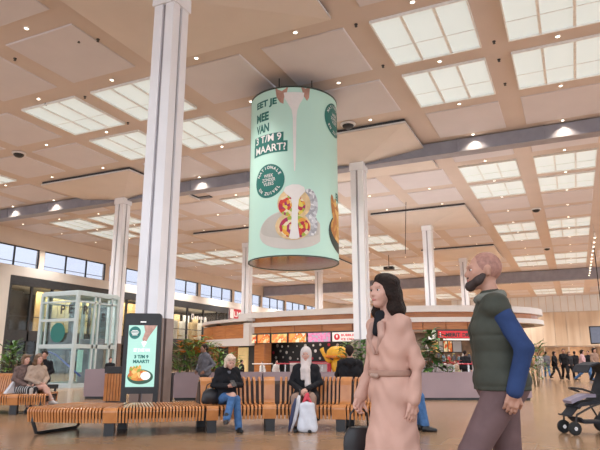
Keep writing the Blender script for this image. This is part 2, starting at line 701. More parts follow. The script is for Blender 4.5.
# ================================================================== CEILING FITTINGS
dl_src = None
for m in range(-12, 8):
    for n in range(-5, 22):
        x, y = BX + (m + 0.5) * CELL, BY + n * CELL
        if not (X0 + 1 < x < X1 - 1 and Y0 + 1 < y < Y1 - 1):
            continue
        u = (x - BX + BAY / 2) % BAY - BAY / 2
        v = (y - BY + BAY / 2) % BAY - BAY / 2
        if abs(u) > 4.3 and abs(v) > 4.5:
            continue
        if abs(y - BY - BAY / 2) < 0.2:
            y -= 0.22
        if abs(y - YB2) < 0.3:
            continue
        vis = in_view((x, y, ZC), 40) and y < 95
        row_b = abs(y - YB + .27) < .2
        far = y >= 47 and (m + 2 * n) % 4 == 0
        near = (far or (y < 47 and ((m + n) % 2 == 0 or row_b))) and math.hypot(x + 9.61, y - 20) > 3
        if vis:
            if dl_src is None:
                d = MB().lathe([(0.06, 0.02), (0.095, 0.02), (0.1, 0.0), (0.1, -0.012), (0.07, -0.018), (0.06, 0.0)], n=16, cap=False).build('downlight', M_WHITE, loc=(x, y, ZC))
                dl_src = d
                ln_src = MB().lathe([(0.0, -0.006), (0.04, -0.008), (0.062, 0.0)], n=14, cap=False).build('lens', M_LENS, d)
            else:
                d = inst('downlight', dl_src, None, (x, y, ZC))
                inst('lens', ln_src, d)
            tag(d, 'small round recessed downlight glowing in the tan ceiling band', 'downlight', 'recessed ceiling downlights')
        if near:
            spot('downlight_lamp', (x, y, ZC - 0.12), SPOT_W * (.16 if row_b else 1.6 if far and y < 62 else 2.6 if far else .0 if y < 6 else .25 if y < 10 else 1), col=(1, .82, .6) if row_b else (1, .965, .93))

# sprinklers and smoke domes on the cross bands
for k, (px, py) in enumerate([(15, 59), (79, 41), (98, 40), (197, 17), (356, 25), (383, 66), (494, 42), (499, 60), (505, 84), (128, 123), (85, 97), (46, 104)]):
    p = on_z(px, py, ZC)
    s = MB().lathe([(0.06, 0.03), (0.06, 0.0), (0.025, -0.01), (0.025, -0.05), (0.05, -0.055), (0.05, -0.065), (0.0, -0.07)], n=10).build('sprinkler', M_DARK, loc=(p[0], p[1], ZC))
    tag(s, 'tiny dark sprinkler head on a tan ceiling band', 'sprinkler', 'ceiling sprinklers')
for (px, py, lab) in [(19, 153, 'round black dome camera on ceiling at far left'), (348, 124, 'round black dome camera on ceiling right of the hanging sign'),
                      (536, 209, 'round black dome camera between second and third light groups at right'), (547, 248, 'small black dome camera farthest down the right ceiling')]:
    p = on_z(px, py, ZC)
    t = thing('dome_camera', lab, 'camera', (p[0], p[1], ZC), 0, 'ceiling dome cameras')
    MB().lathe([(0.36, 0.0), (0.36, -0.05), (0.30, -0.08), (0.27, -0.08)], n=24, cap=False).build('housing', M_RIM, t, smooth=False)
    MB().lathe([(0.275, -0.06), (0.26, -0.14), (0.18, -0.22), (0.08, -0.25), (0.0, -0.26)], n=24).build('dome', M_BLACK, t, smooth=True)
p = on_z(200, 198, ZC)
g = thing('ceiling_vent', 'small dark slotted vent on ceiling behind the steel beam', 'vent', (p[0], p[1], ZC))
MB().bb(-.9, .9, -.2, .2, -.02, .03).build('frame', M_GAP, g)
for q in range(5):
    MB().bb(-.85, .85, -.17 + q * .08, -.13 + q * .08, -.05, -.02).build('slat', M_STEEL, g)

# projector on a drop pole and thin wire seen between the columns
p = on_z(389, 268, 10.6)
pr = thing('projector', 'small black projector hanging on a pole behind walking woman', 'projector', (p[0], p[1], 10.6))
MB().bb(-.5, .5, -.35, .35, -.18, .12).build('body', M_BLACK, pr)
MB().tube([(0, 0, .1), (0, 0, ZC - 10.6 - .02)], .04, 8).build('pole', M_BLACK, pr)
MB().lathe([(.1, 0), (.13, .05), (.1, .1)], (0, -.36, -.08), 12).build('lens', M_CHROME, pr)
p0 = on_z(406, 202, ZC)
wire = MB().tube([(p0[0], p0[1], ZC), (p0[0] - .15, p0[1], 9.5), (p0[0] - .2, p0[1], 8.3)], .02, 6).build('hanging_wire', M_BLACK)
tag(wire, 'thin black wire hanging from ceiling right of central column', 'wire')
# light track along the right ceiling band
tr = thing('track_light', 'thin white lamp track hanging along the far right ceiling', 'track light', (2.28, 0, 11.0))
MB().bb(-.04, .04, 50.5, 76, -.04, .04).build('rail', M_RIM, tr)
for q in range(12):
    y = 51.5 + q * 2.15
    l = MB().lathe([(.09, -.16), (.09, -.02), (.05, 0)], (0, y, -.04), 10).build('lamp_head', M_WHITE, tr)
    MB().lathe([(.0, -.165), (.08, -.165)], (0, y, -.04), 10, cap=False).build('lens', M_LENS, l)
for q in range(4):
    MB().tube([(0, 52 + q * 7.5, 0.02), (0, 52 + q * 7.5, ZC + .03 - 11.0)], .015, 6).build('suspension_rod', M_CHROME, tr)

# ================================================================== HANGING CYLINDER SIGN
AX, AY, RC = -9.61, 20.02, 1.76
ZT, ZBOT = 11.40, 4.76
ec = -np.array([AX, AY]) / math.hypot(AX, AY)
er = np.array([-ec[1], ec[0]])
M_MINT = mat('print_mint', (0.52, 0.79, 0.69), 0.45, var=0.015, scale=0.7)
M_GREEN = mat('print_dark_green', (0.012, 0.16, 0.135), 0.45, var=0.03)
M_PWHITE = mat('print_white', (0.80, 0.78, 0.76), 0.45, var=0.02)
M_PLATE = mat('print_plate', (0.60, 0.57, 0.53), 0.45, var=0.04, scale=1.0)
M_PLATE2 = mat('print_plate_inner', (0.50, 0.48, 0.44), 0.45, var=0.05, scale=1.0)
M_FILL = blotch('print_wrap_filling', [(0.45, 0.02, 0.05), (0.75, 0.35, 0.05), (0.6, 0.05, 0.03), (0.75, 0.6, 0.1), (0.35, 0.02, 0.12), (0.8, 0.7, 0.5), (0.35, 0.45, 0.06)], 7.5)
M_BREAD = mat('print_tortilla', (0.74, 0.55, 0.30), 0.45, var=0.2, scale=5)
M_FOIL = blotch('print_foil', [(0.35, 0.36, 0.40), (0.6, 0.62, 0.66), (0.75, 0.76, 0.78), (0.45, 0.46, 0.5)], 9)
M_SKINP = mat('print_hand', (0.46, 0.26, 0.20), 0.45, var=0.2, scale=3)
M_HAIRP = blotch('print_braid', [(0.20, 0.09, 0.08), (0.40, 0.22, 0.2), (0.28, 0.13, 0.11)], 3, kind='noise')
M_BOWL = mat('print_bowl', (0.03, 0.05, 0.04), 0.45)
M_CHIP = blotch('print_chips', [(0.55, 0.30, 0.08), (0.7, 0.45, 0.15), (0.45, 0.18, 0.05)], 4)
M_MIRROR = mat('sign_underside', (0.22, 0.19, 0.18), 0.12, metal=0.9, var=0.05)

sg = thing('hanging_sign', 'huge mint green advertising cylinder hanging from the ceiling', 'sign', (AX, AY, ZBOT))


def cyl_pt(s, z, off):
    th = s / RC
    d = ec * math.cos(th) + er * math.sin(th)
    return (d[0] * (RC + off), d[1] * (RC + off), z - ZBOT)


def cyl_uv(px, py):
    d = ray(px, py)
    o = np.array([-AX, -AY])
    dd = d[:2]
    A = dd @ dd
    B = 2 * o @ dd
    Cc = o @ o - RC * RC
    disc = max(B * B - 4 * A * Cc, 0)
    t = (-B - math.sqrt(disc)) / (2 * A)
    q = o + dd * t
    return math.atan2(q @ er, q @ ec) * RC, CAM_H + d[2] * t


def decal(name, v2, faces, m, off, parent=sg):
    return build(name, [cyl_pt(s, z, off) for s, z in v2], faces, m, parent)


def d_ring(name, pts, m, off, nr=4):
    """filled outline (star-shaped about its mean), pts as (s, z)"""
    cs, cz = np.mean([p[0] for p in pts]), np.mean([p[1] for p in pts])
    n = len(pts)
    v = [(cs, cz)]
    for r in range(1, nr + 1):
        for p in pts:
            v.append((cs + (p[0] - cs) * r / nr, cz + (p[1] - cz) * r / nr))
    f = [(0, 1 + k, 1 + (k + 1) % n) for k in range(n)]
    for r in range(nr - 1):
        b = 1 + r * n
        for k in range(n):
            f.append((b + k, b + n + k, b + n + (k + 1) % n, b + (k + 1) % n))
    return decal(name, v, f, m, off)


def d_ell(name, cs, cz, rs, rz, m, off, n=28, rot=0.0):
    pts = []
    for k in range(n):
        a = 2 * PI * k / n
        x, y = rs * math.cos(a), rz * math.sin(a)
        pts.append((cs + x * math.cos(rot) - y * math.sin(rot), cz + x * math.sin(rot) + y * math.cos(rot)))
    return d_ring(name, pts, m, off)


def d_strip(name, rows, m, off, nx=6):
    """rows: (z, s_left, s_right)"""
    v, f = [], []
    for z, a, b in rows:
        for k in range(nx + 1):
            v.append((a + (b - a) * k / nx, z))
    for i in range(len(rows) - 1):
        for k in range(nx):
            q = i * (nx + 1) + k
            f.append((q, q + nx + 1, q + nx + 2, q + 1))
    return decal(name, v, f, m, off)


def d_text(name, s, x0, z0, h, m, off, width, slope=0.0, bold=0.045, align='LEFT'):
    v, f = text_mesh(s, 1.0, bold, align)
    ys = [p[1] for p in v]
    xs = [p[0] for p in v]
    ky = h / (max(ys) - min(ys))
    kx = width / (max(xs) - min(xs))
    mx = min(xs)
    v2 = [(x0 + (p[0] - mx) * kx, z0 + (p[1] - min(ys)) * ky + (p[0] - mx) * kx * slope) for p in v]
    return decal(name, v2, f, m, off)


n = 72
v, f = [], []
for zz in np.linspace(ZBOT, ZT, 5):
    for k in range(n):
        a = 2 * PI * k / n
        v.append((RC * math.cos(a), RC * math.sin(a), zz - ZBOT))
for i in range(4):
    for k in range(n):
        f.append((i * n + k, i * n + (k + 1) % n, (i + 1) * n + (k + 1) % n, (i + 1) * n + k))
build('banner', v, f, M_MINT, sg, True)
MB().lathe([(RC - .05, 0.02), (RC + .012, 0.0), (RC + .012, .05), (RC - .05, .05)], n=72, cap=False).build('bottom_hoop', M_BOWL, sg)
MB().lathe([(RC - .02, 0.02), (RC - .02, 0.05)], n=72).build('underside', M_MIRROR, sg)
MB().lathe([(RC - .05, ZT - ZBOT - .04), (RC + .012, ZT - ZBOT - .04), (RC + .012, ZT - ZBOT + .02), (RC - .05, ZT - ZBOT + .02)], n=72).build('top_hoop', M_BOWL, sg)
for k in range(6):
    a = 2 * PI * k / 6 + .5
    MB().tube([(1.3 * math.cos(a), 1.3 * math.sin(a), ZT - ZBOT - .05), (1.3 * math.cos(a), 1.3 * math.sin(a), ZC - ZBOT + .03)], .02, 8).build('suspension_rod', M_BLACK, sg)

# lettering at upper left
lay = [('EET JE', 257.5, 114, 276.5, 106, .42), ('MEE', 257, 126.5, 270.5, 121, .42), ('VAN', 256.6, 138, 270.8, 132, .42)]
s0, zA = cyl_uv(257.3, 112.5)
sE, _ = cyl_uv(276.8, 106)
d_text('lettering_eet_je', 'EET JE', s0, zA, .36, M_GREEN, .006, sE - s0)
_, zB = cyl_uv(257, 124.5)
d_text('lettering_mee', 'MEE', s0, zB, .36, M_GREEN, .006, (sE - s0) * .66)
_, zB = cyl_uv(256.8, 136)
d_text('lettering_van', 'VAN', s0, zB, .36, M_GREEN, .006, (sE - s0) * .68)
sF, _ = cyl_uv(283.5, 140)
_, zt = cyl_uv(257, 138.5)
_, zm = cyl_uv(257, 147.5)
_, zb = cyl_uv(257, 157.5)
d_strip('text_block_upper', [(zm + .02, s0 - .12, sF), (zt, s0 - .12, sF)], M_GREEN, .006, 12)
d_text('lettering_dates', '3 T/M 9', s0, zm + .06, .30, M_PWHITE, .014, sF - s0 - .08, bold=.02)
sG, _ = cyl_uv(287.5, 150)
d_strip('text_block_lower', [(zb, s0 - .14, sG), (zm + .02, s0 - .14, sG)], M_GREEN, .008, 12)
d_text('lettering_maart', 'MAART?', s0, zb + .06, .30, M_PWHITE, .014, sG - s0 - .06, bold=.02)


def badge(px, py, rr, tilt=0.0):
    cs, cz = cyl_uv(px, py)
    d_ell('round_badge', cs, cz, rr, rr, M_GREEN, .008, 36)
    for q, (txt, dz, w, h) in enumerate([('WEEK', .20, .42, .13), ('ZONDER', .04, .60, .13), ('VLEES', -.12, .46, .13)]):
        d_text('badge_lettering', txt, cs - w / 2, cz + dz - .06, h, M_PWHITE, .016, w, bold=.01)
    # ring lettering, one character at a time
    for txt, a0, a1, flip in [('NATIONALE', 2.65, 0.5, False), ('EN ZUIVEL', 3.75, 5.7, True)]:
        nn = len(txt)
        for q, chh in enumerate(txt):
            if chh == ' ':
                continue
            a = a0 + (a1 - a0) * q / (nn - 1)
            vv, ff = text_mesh(chh, .16, .03, 'CENTER')
            rot = a - PI / 2 if not flip else a + PI / 2
            rad = rr * (.72 if not flip else .84)
            v2 = [(cs + rad * math.cos(a) + p_[0] * math.cos(rot) - p_[1] * math.sin(rot),
                   cz + rad * math.sin(a) + p_[0] * math.sin(rot) + p_[1] * math.cos(rot)) for p_ in vv]
            decal('badge_lettering', v2, ff, M_PWHITE, .016)


badge(268.5, 181, .66)
badge(334.0, 121, .70)
sR, zR = cyl_uv(335.5, 200)
d_text('lettering_right', 'EET JE', sR, zR - .1, .4, M_GREEN, .006, 1.4)
d_text('lettering_right', 'MEE VAN', sR, zR - .65, .4, M_GREEN, .006, 1.7)

# hands and milk drop at the top
cs, cz = cyl_uv(280.5, 97)
d_ring('printed_hand', [(cs - .22, ZT - .02), (cs - .16, cz + .02), (cs - .02, cz - .22), (cs + .12, cz - .30), (cs + .14, cz - .05), (cs + .24, cz + .1), (cs + .30, ZT - .02)], M_SKINP, .006)
cs, cz = cyl_uv(306, 97)
d_ring('printed_hand', [(cs - .20, ZT - .02), (cs - .08, cz), (cs + .04, cz - .16), (cs + .12, cz - .02), (cs + .16, ZT - .02)], M_SKINP, .006)
c1, _ = cyl_uv(294, 100)
rows = []
for px_, py_, w in [(294, 92.2, .40), (294, 98, .36), (294, 104, .22), (294.5, 110, .11), (294.6, 118, .07), (294.6, 140, .055), (294.6, 158, .045), (294.6, 171, .02)]:
    a, z = cyl_uv(px_, py_)
    rows.append((min(z, ZT - .03), a - w, a + w))
d_strip('printed_milk', rows, M_PWHITE, .010)

# plate and wrap
pcx, pcz = cyl_uv(291, 229)
pl, _ = cyl_uv(262.5, 228)
prr, _ = cyl_uv(320, 229)
_, zpt = cyl_uv(291, 210)
_, zpb = cyl_uv(291, 249)
_, zpm = cyl_uv(291, 232)
w = prr - pl
pts = []
for k in range(40):
    a = 2 * PI * k / 40
    x = pl + w * .5 + w * .56 * math.cos(a)
    z = zpm + (zpt - zpm) * math.sin(a) if math.sin(a) > 0 else zpm + (zpm - zpb) * math.sin(a)
    pts.append((min(x, prr), z))
d_ring('printed_plate', pts, M_PLATE, .006, 5)
pts2 = [(min(pl + w * .5 + (p[0] - pl - w * .5) * .94, prr - .03), zpm + .12 + (p[1] - zpm) * (.80 if p[1] > zpm else .55)) for p in pts]
d_ring('printed_plate_inner', pts2, M_PLATE2, .010, 5)
cf, czf = cyl_uv(309, 205)
d_ell('printed_foil', cf, czf, .36, .62, M_FOIL, .012)
cf2, czf2 = cyl_uv(311, 224)
d_ell('printed_foil', cf2, czf2, .26, .45, M_FOIL, .013)
cw, czw = cyl_uv(294, 203.5)
d_ell('printed_tortilla', cw, czw, .62, .60, M_BREAD, .016)
d_ell('printed_filling', cw - .08, czw - .08, .50, .42, M_FILL, .020)
cw2, czw2 = cyl_uv(293, 226)
d_ell('printed_tortilla', cw2, czw2, .66, .52, M_BREAD, .018)
d_ell('printed_filling', cw2 + .06, czw2 - .03, .56, .42, M_FILL, .022)
rows = []
for py_, wl_, wr_ in [(184.5, .10, .16), (187, .34, .36), (191, .40, .40), (194, .30, .30), (198, .12, .16), (206, .09, .13), (216, .10, .12), (226, .12, .12), (233, .16, .16), (237.5, .20, .18), (239, .12, .1)]:
    a, z = cyl_uv(294.5, py_)
    rows.append((z, a - wl_, a + wr_))
d_strip('printed_sauce', rows, M_PWHITE, .028)
# bowl at right edge and braid at left edge
cb, czb = cyl_uv(336.2, 232)
d_ell('printed_bowl', cb + .25, czb - .05, .85, .75, M_BOWL, .008)
d_ell('printed_stew', cb + .28, czb + .12, .75, .52, M_CHIP, .012)
for q in range(4):
    d_ell('printed_chip', cb - .28 + q * .2, czb + .85 - .1 * q, .14, .55, M_CHIP, .016, rot=.2 - q * .15)
sl, _ = cyl_uv(250.3, 150)
rows = []
for q in range(15):
    z = ZT - .05 - q * .44
    rows.append((z, sl - 1.0, sl + .06 * math.sin(q * 1.4) - .02 + .10 * (q > 3) - .12 * (q > 10)))
d_strip('printed_braid', rows, M_HAIRP, .006, 8)

# ================================================================== LEFT SHOPFRONTS
M_BEIGE = mat('shop_curtain_beige', (0.58, 0.42, 0.22), 0.8, var=0.1, scale=1.0)
M_SHOPD = mat('shop_interior_dark', (0.05, 0.045, 0.045), 0.8, var=0.3, scale=1)
M_SHOPB = blotch('shop_goods', [(0.05, 0.05, 0.05), (0.25, 0.2, 0.15), (0.08, 0.08, 0.09), (0.4, 0.3, 0.2), (0.04, 0.04, 0.04), (0.12, 0.16, 0.18)], 1.4)


def shopfront(label, ya, yb, muls, zt=8.08, zfl=3.62):
    t = thing('shopfront', label, 'shopfront', (X0, ya, 0))
    L = yb - ya
    MB().bb(-.25, .10, 0, L, 7.35, zt).build('fascia', M_DARK, t)
    MB().bb(-.25, .06, 0, L, 2.75, zfl).build('floor_band', M_DARK, t)
    for s in (0, L - .3):
        MB().bb(-.25, .10, s, s + .3, 0, 7.35).build('jamb', M_DARK, t)
    ys = [.3] + muls + [L - .3]
    for m_ in muls:
        MB().bb(-.14, .06, m_ - .09, m_ + .09, 0, 7.35).build('mullion', M_DARK, t)
    for a, b in zip(ys[:-1], ys[1:]):
        MB().bb(-.06, -.04, a + .09, b - .09, zfl, 7.35).build('pane', G_SHOP, t)
        MB().bb(-.06, -.04, a + .09, b - .09, 0.05, 2.75).build('pane', G_SHOP, t)
        MB().bb(-.09, .0, a + .09, b - .09, 4.75, 4.82).build('railing', M_DARK, t)
    MB().bb(-6.2, -6.0, -.2, L + .2, 0, 8).build('back_panel', M_SHOPD, t)
    MB().bb(-6.0, -.3, -.2, L + .2, 3.0, 3.3).build('upper_floor', M_CREAMW, t)
    MB().bb(-6.0, -.3, -.2, L + .2, 7.5, 7.6).build('shop_ceiling', M_CREAMW, t)
    MB().bb(-6.0, -.3, -.25, -.15, 0, 7.6).build('side_panel', M_SHOPD, t)
    MB().bb(-6.0, -.3, L + .15, L + .25, 0, 7.6).build('side_panel', M_SHOPD, t)
    return t, L


s1, L1 = shopfront('two storey shop with black frame and beige curtains behind the lift', 33.0, 51.2, [2.4, 4.6, 7.0, 9.3, 11.8, 14.3, 16.2])
for k in range(16):
    y = 4.2 + k * .86
    if k not in (5, 9, 10):
        MB().bb(-1.6, -1.5, y, y + .78, 3.35, 7.2).build('curtain', M_BEIGE, s1)
MB().bb(-3.0, -2.9, .2, 4.0, 3.35, 7.3).build('dark_partition', M_SHOPD, s1)
for k in range(9):
    MB().bb(-3.5, -2.6, .6 + k * 2.0, 1.9 + k * 2.0, 0.0, 1.7 + .3 * (k % 2)).build('display_rack', M_SHOPB, s1)
area('shop_fill_light', (X0 - .7, 43, 7.25), 520, .5, 15, (0, .35, 0), (1, .85, .6))  # unseen area lights added to brighten the curtains and racks
area('shop_fill_light', (X0 - 2.5, 42, 2.8), 35, 2, 14, (0, 0, 0), (1, .85, .7))

s2, L2 = shopfront('black framed glass shop between nearest column and wooden kiosk', 54.6, 67.2, [3.4, 6.8, 9.9])
for k in range(6):
    MB().bb(-3.2, -3.0, .8 + k * 2.0, 2.0 + k * 2.0, 3.3, 6.8).build('wall_panel', M_CREAMW if k % 2 else M_BEIGE, s2)
for k in range(6):
    MB().lathe([(.5, 0), (.55, 2.4), (.5, 2.6)], (-2.0, 1.4 + k * 2.0, 3.3), 12).build('display_drum', M_CREAMW if k % 3 else M_BEIGE, s2)
for k in range(5):
    MB().bb(-3.5, -2.6, .9 + k * 2.3, 2.3 + k * 2.3, 0.0, 1.8).build('display_rack', M_SHOPB, s2)
area('shop_fill_light', (X0 - 2.2, 61, 7.3), 500, 2.5, 11, (0, .3, 0), (1, .92, .8))  # unseen area lights added to light this shop's interior
area('shop_fill_light', (X0 - 2.2, 61, 2.8), 80, 2, 10, (0, 0, 0), (1, .9, .8))
# logo in the upper window: little square emblem and a short word
MB().bb(.01, .03, 4.2, 4.75, 6.05, 6.75).build('logo_emblem', M_PWHITE, s2)
MB().bb(.03, .035, 4.35, 4.6, 6.25, 6.55).build('logo_mark', M_DARK, s2)
for k in range(6):
    MB().bb(.01, .03, 4.95 + k * .42, 5.25 + k * .42, 6.12, 6.45 + .06 * (k % 2)).build('logo_letter', M_PWHITE, s2)

# red shop sign high on the wall
M_RED = mat('sign_red', (0.52, 0.03, 0.06), 0.5, var=0.05)
rs = thing('red_shop_sign', 'red shop sign with white capital letters on left wall above kiosk', 'sign', (X0 + .1, 67.3, 6.75))
MB().bb(0, .15, 0, 6.0, 0, 1.25).build('board', M_RED, rs)
MB().bb(.02, .16, 0, .9, 0, 1.25).build('end_plate', M_PWHITE, rs)
flat_text('lettering', 'LMUS', .95, M_PWHITE, rs, (.155, 1.0, .28), (0, 1, 0), (0, 0, 1), .03, width=3.2)
MB().bb(0, .12, 0, 6, -1.0, -.1).build('lower_board', M_RED, rs)

# ================================================================== GLASS LIFT
M_LFR = mat('lift_frame_pale', (0.52, 0.60, 0.60), 0.4, var=0.04)
LX, LY = -19.35, 18.72
lf = thing('glass_lift', 'glass lift shaft with pale metal frame and green round sticker', 'lift', (LX, LY, 0))
WX, WY, LH = 2.1, 2.45, 4.05
for (x, y) in [(0, 0), (-WX, 0), (0, WY), (-WX, WY)]:
    MB().box((x, y, LH / 2), (.13, .13, LH)).build('post', M_LFR, lf)
for z, hh in [(LH - .07, .16), (LH - .42, .07), (1.72, .17), (0.09, .18)]:
    MB().bb(-WX, 0, -.05, .05, z - hh / 2, z + hh / 2).build('rail', M_LFR, lf)
    MB().bb(-WX, 0, WY - .05, WY + .05, z - hh / 2, z + hh / 2).build('rail', M_LFR, lf)
    MB().bb(-.05, .05, 0, WY, z - hh / 2, z + hh / 2).build('rail', M_LFR, lf)
    MB().bb(-WX - .05, -WX + .05, 0, WY, z - hh / 2, z + hh / 2).build('rail', M_LFR, lf)
MB().bb(-WX, 0, -.05, .05, 2.78, 2.90).build('rail', M_LFR, lf)
for y in (1.0, 1.25, 2.05):
    MB().bb(-.05, .05, y - .05, y + .05, 0.1, LH - .1).build('mullion', M_LFR, lf)
MB().bb(-WX + .3, -WX + .36, -.04, .04, 1.8, LH - .2).build('mullion', M_LFR, lf)
MB().bb(-WX + .06, -.06, -.012, .012, .1, LH - .1).build('pane', G_LIFT, lf)
MB().bb(-WX + .06, -.06, WY - .012, WY + .012, .1, LH - .1).build('pane', G_LIFT, lf)
MB().bb(-.012, .012, .06, WY - .06, .1, LH - .1).build('pane', G_LIFT, lf)
MB().bb(-WX - .012, -WX + .012, .06, WY - .06, .1, LH - .1).build('pane', G_LIFT, lf)
MB().bb(-WX, 0, 0, WY, LH, LH + .06).build('roof', M_LFR, lf)
st = MB().lathe([(0.0, 0), (.42, 0), (.42, .02), (0, .02)], n=28, cap=False)
st = build('round_sticker', [(p[0] - .95, -.06 - p[2], p[1] + 2.30) for p in st.v], st.f, M_GREEN, lf)
flat_text('lettering', 'P', .52, M_DARK, lf, (-.95, -.03, 3.12), (1, 0, 0), (0, 0, 1), .03)
flat_text('lettering', 'E', .52, M_DARK, lf, (-.48, -.03, 3.12), (1, 0, 0), (0, 0, 1), .03)
flat_text('lettering', 'R', .52, M_DARK, lf, (.03, .3, 3.1), (0, 1, 0), (0, 0, 1), .03)
flat_text('lettering', 'S', .5, M_DARK, lf, (.03, 1.45, 2.85), (0, 1, 0), (0, 0, 1), .03)
M_BLUE = mat('handrail_blue', (0.08, 0.12, 0.42), 0.4)
MB().tube([(-1.9, .4, 1.5), (-1.5, .5, 1.35), (-.4, .9, .45)], .04, 8).build('blue_handrail', M_BLUE, lf)
M_MINTL = mat('mint_poster', (0.50, 0.75, 0.66), 0.5, emit=.3)
MB().bb(-1.4, -1.35, 1.6, 2.2, .6, 1.6).build('mint_poster', M_MINTL, lf)
MB().bb(-1.6, -.5, 1.9, 2.3, .05, 2.1).build('cabin_door', M_STEEL, lf)

# ================================================================== DIGITAL TOTEM
tp = on_z(138.5, 414, 0)
fx, fy = -tp[0], -tp[1]
trz = math.atan2(fx, -fy) - .12
tt = thing('digital_totem', 'black digital display totem showing a mint green food advert', 'display', tp, trz)
TW, TD, TH = .77, .22, 2.12


def rrect(w, z0, z1, r, n=6):
    pts = []
    for cx_, cz_, a0 in [(w / 2 - r, z1 - r, 0), (-w / 2 + r, z1 - r, PI / 2), (-w / 2 + r, z0 + r, PI), (w / 2 - r, z0 + r, 1.5 * PI)]:
        for k in range(n + 1):
            a = a0 + PI / 2 * k / n
            pts.append((cx_ + r * math.cos(a), cz_ + r * math.sin(a)))
    return pts


pts = rrect(TW, .42, TH, .06)
n = len(pts)
v = [(x, -TD / 2, z) for x, z in pts] + [(x, TD / 2, z) for x, z in pts]
f = [tuple(range(n - 1, -1, -1)), tuple(range(n, 2 * n))] + [(k, (k + 1) % n, n + (k + 1) % n, n + k) for k in range(n)]
build('housing', v, [tuple(reversed(q)) for q in f], M_BLACK, tt)
for s in (-1, 1):
    MB().bb(s * TW / 2, s * (TW / 2 - .1), -.09, .09, 0, .45).build('leg', M_BLACK, tt)
MB().bb(-.45, .45, -.25, .25, 0, .03).build('base_plate', M_BLACK, tt)
M_SCR = mat('screen_mint', (0.40, 0.70, 0.60), 0.15, var=0.02, emit=.42, spec=.6)
M_SGREEN = mat('screen_green', (0.012, 0.16, 0.135), 0.2, emit=.3)
M_SWHITE = mat('screen_white', (0.85, 0.85, 0.83), 0.2, emit=.5)
M_SHAND = mat('screen_hand', (0.42, 0.24, 0.19), 0.2, emit=.4, var=.25, scale=9)
M_SDISH = blotch('screen_dish', [(0.65, 0.25, 0.05), (0.75, 0.4, 0.1), (0.55, 0.15, 0.04), (0.3, 0.35, 0.06), (0.8, 0.55, 0.2)], 16, emit=.4)
M_SBOWL = mat('screen_bowl', (0.03, 0.10, 0.06), 0.2, emit=.2)
yf = -TD / 2
SX, SZ0, SZ1 = .30, .56, 1.86
MB().bb(-SX, SX, yf - .006, yf, SZ0, SZ1).build('screen', M_SCR, tt)
MB().bb(-.06, .06, yf - .008, yf, 1.92, 1.945).build('status_light', M_SWHITE, tt)


def sdisc(name, cx_, cz_, rx, rz_, m_, off, a0=0, a1=2 * PI, n=24):
    vs = [(cx_, yf - off, cz_)] + [(cx_ + rx * math.cos(a0 + (a1 - a0) * k / n), yf - off, cz_ + rz_ * math.sin(a0 + (a1 - a0) * k / n)) for k in range(n + 1)]
    return build(name, vs, [(0, k + 1, k + 2) for k in range(n)], m_, tt)


def spoly(name, pp, m_, off):
    return build(name, [(x, yf - off, z) for x, z in pp], [tuple(range(len(pp)))], m_, tt)


sdisc('screen_badge', -.165, 1.70, .125, .135, M_SGREEN, .009)
for q, (w_, z_) in enumerate([(.12, 1.745), (.17, 1.715), (.14, 1.685), (.11, 1.655)]):
    spoly('screen_badge_line', [(-.165 - w_ / 2, z_ - .009), (-.165 + w_ / 2, z_ - .009), (-.165 + w_ / 2, z_ + .006), (-.165 - w_ / 2, z_ + .006)], M_SWHITE, .012)
spoly('screen_hand', [(.02, 1.86), (.05, 1.72), (.0, 1.56), (.03, 1.50), (.09, 1.52), (.14, 1.62), (.22, 1.74), (.30, 1.86)], M_SHAND, .009)
spoly('screen_napkin', [(-.02, 1.50), (.04, 1.38), (.10, 1.50), (.05, 1.53)], M_SWHITE, .010)
for q, (txt, z_, w_, m_) in enumerate([('EET JE MEE VAN', 1.30, .34, M_SWHITE), ('3 T/M 9', 1.16, .30, M_SGREEN), ('MAART?', 1.06, .34, M_SGREEN)]):
    flat_text('screen_lettering', txt, .09, m_, tt, (-w_ / 2 + .0, yf - .006, z_), (1, 0, 0), (0, 0, 1), .05, width=w_)
sdisc('screen_bowl', 0.0, .77, .27, .155, M_SBOWL, .009)
sdisc('screen_food', -.03, .80, .225, .115, M_SDISH, .012)
sdisc('screen_rice', .11, .79, .105, .085, M_SWHITE, .015)
for q in range(4):
    sdisc('screen_chip', -.20 + q * .06, .90 + .01 * q, .035, .085, M_SDISH, .014)

# ================================================================== KIOSK
KX, KY, KA, KB = -10.5, 35.5, 9.0, 6.0
kk = thing('food_kiosk', 'oval food kiosk with orange wood and white curved fascia bands', 'kiosk', (KX, KY, 0))


KR, KL = 9.0, 13.0          # reach to the right and to the left


def kpt(t, inset=0.0):
    c, s = math.cos(t), math.sin(t)
    a = (KR if c > 0 else KL) - inset
    return a * c, (KB - inset) * s


def ell_band(name, a, b, z0, z1, th, t0, t1, m_, parent=kk, n=40):
    v, f = [], []
    for k in range(n + 1):
        t = math.radians(t0 + (t1 - t0) * k / n)
        c, s = math.cos(t), math.sin(t)
        for (aa, zz) in ((0, z0), (0, z1), (-th, z1), (-th, z0)):
            v.append((*kpt(t, KA - a - aa), zz))
    for k in range(n):
        for q in range(4):
            f.append((k * 4 + q, k * 4 + (q + 1) % 4, (k + 1) * 4 + (q + 1) % 4, (k + 1) * 4 + q))
    f.append((0, 1, 2, 3))
    f.append((n * 4 + 3, n * 4 + 2, n * 4 + 1, n * 4))
    return build(name, v, [tuple(reversed(q)) for q in f], m_, parent)


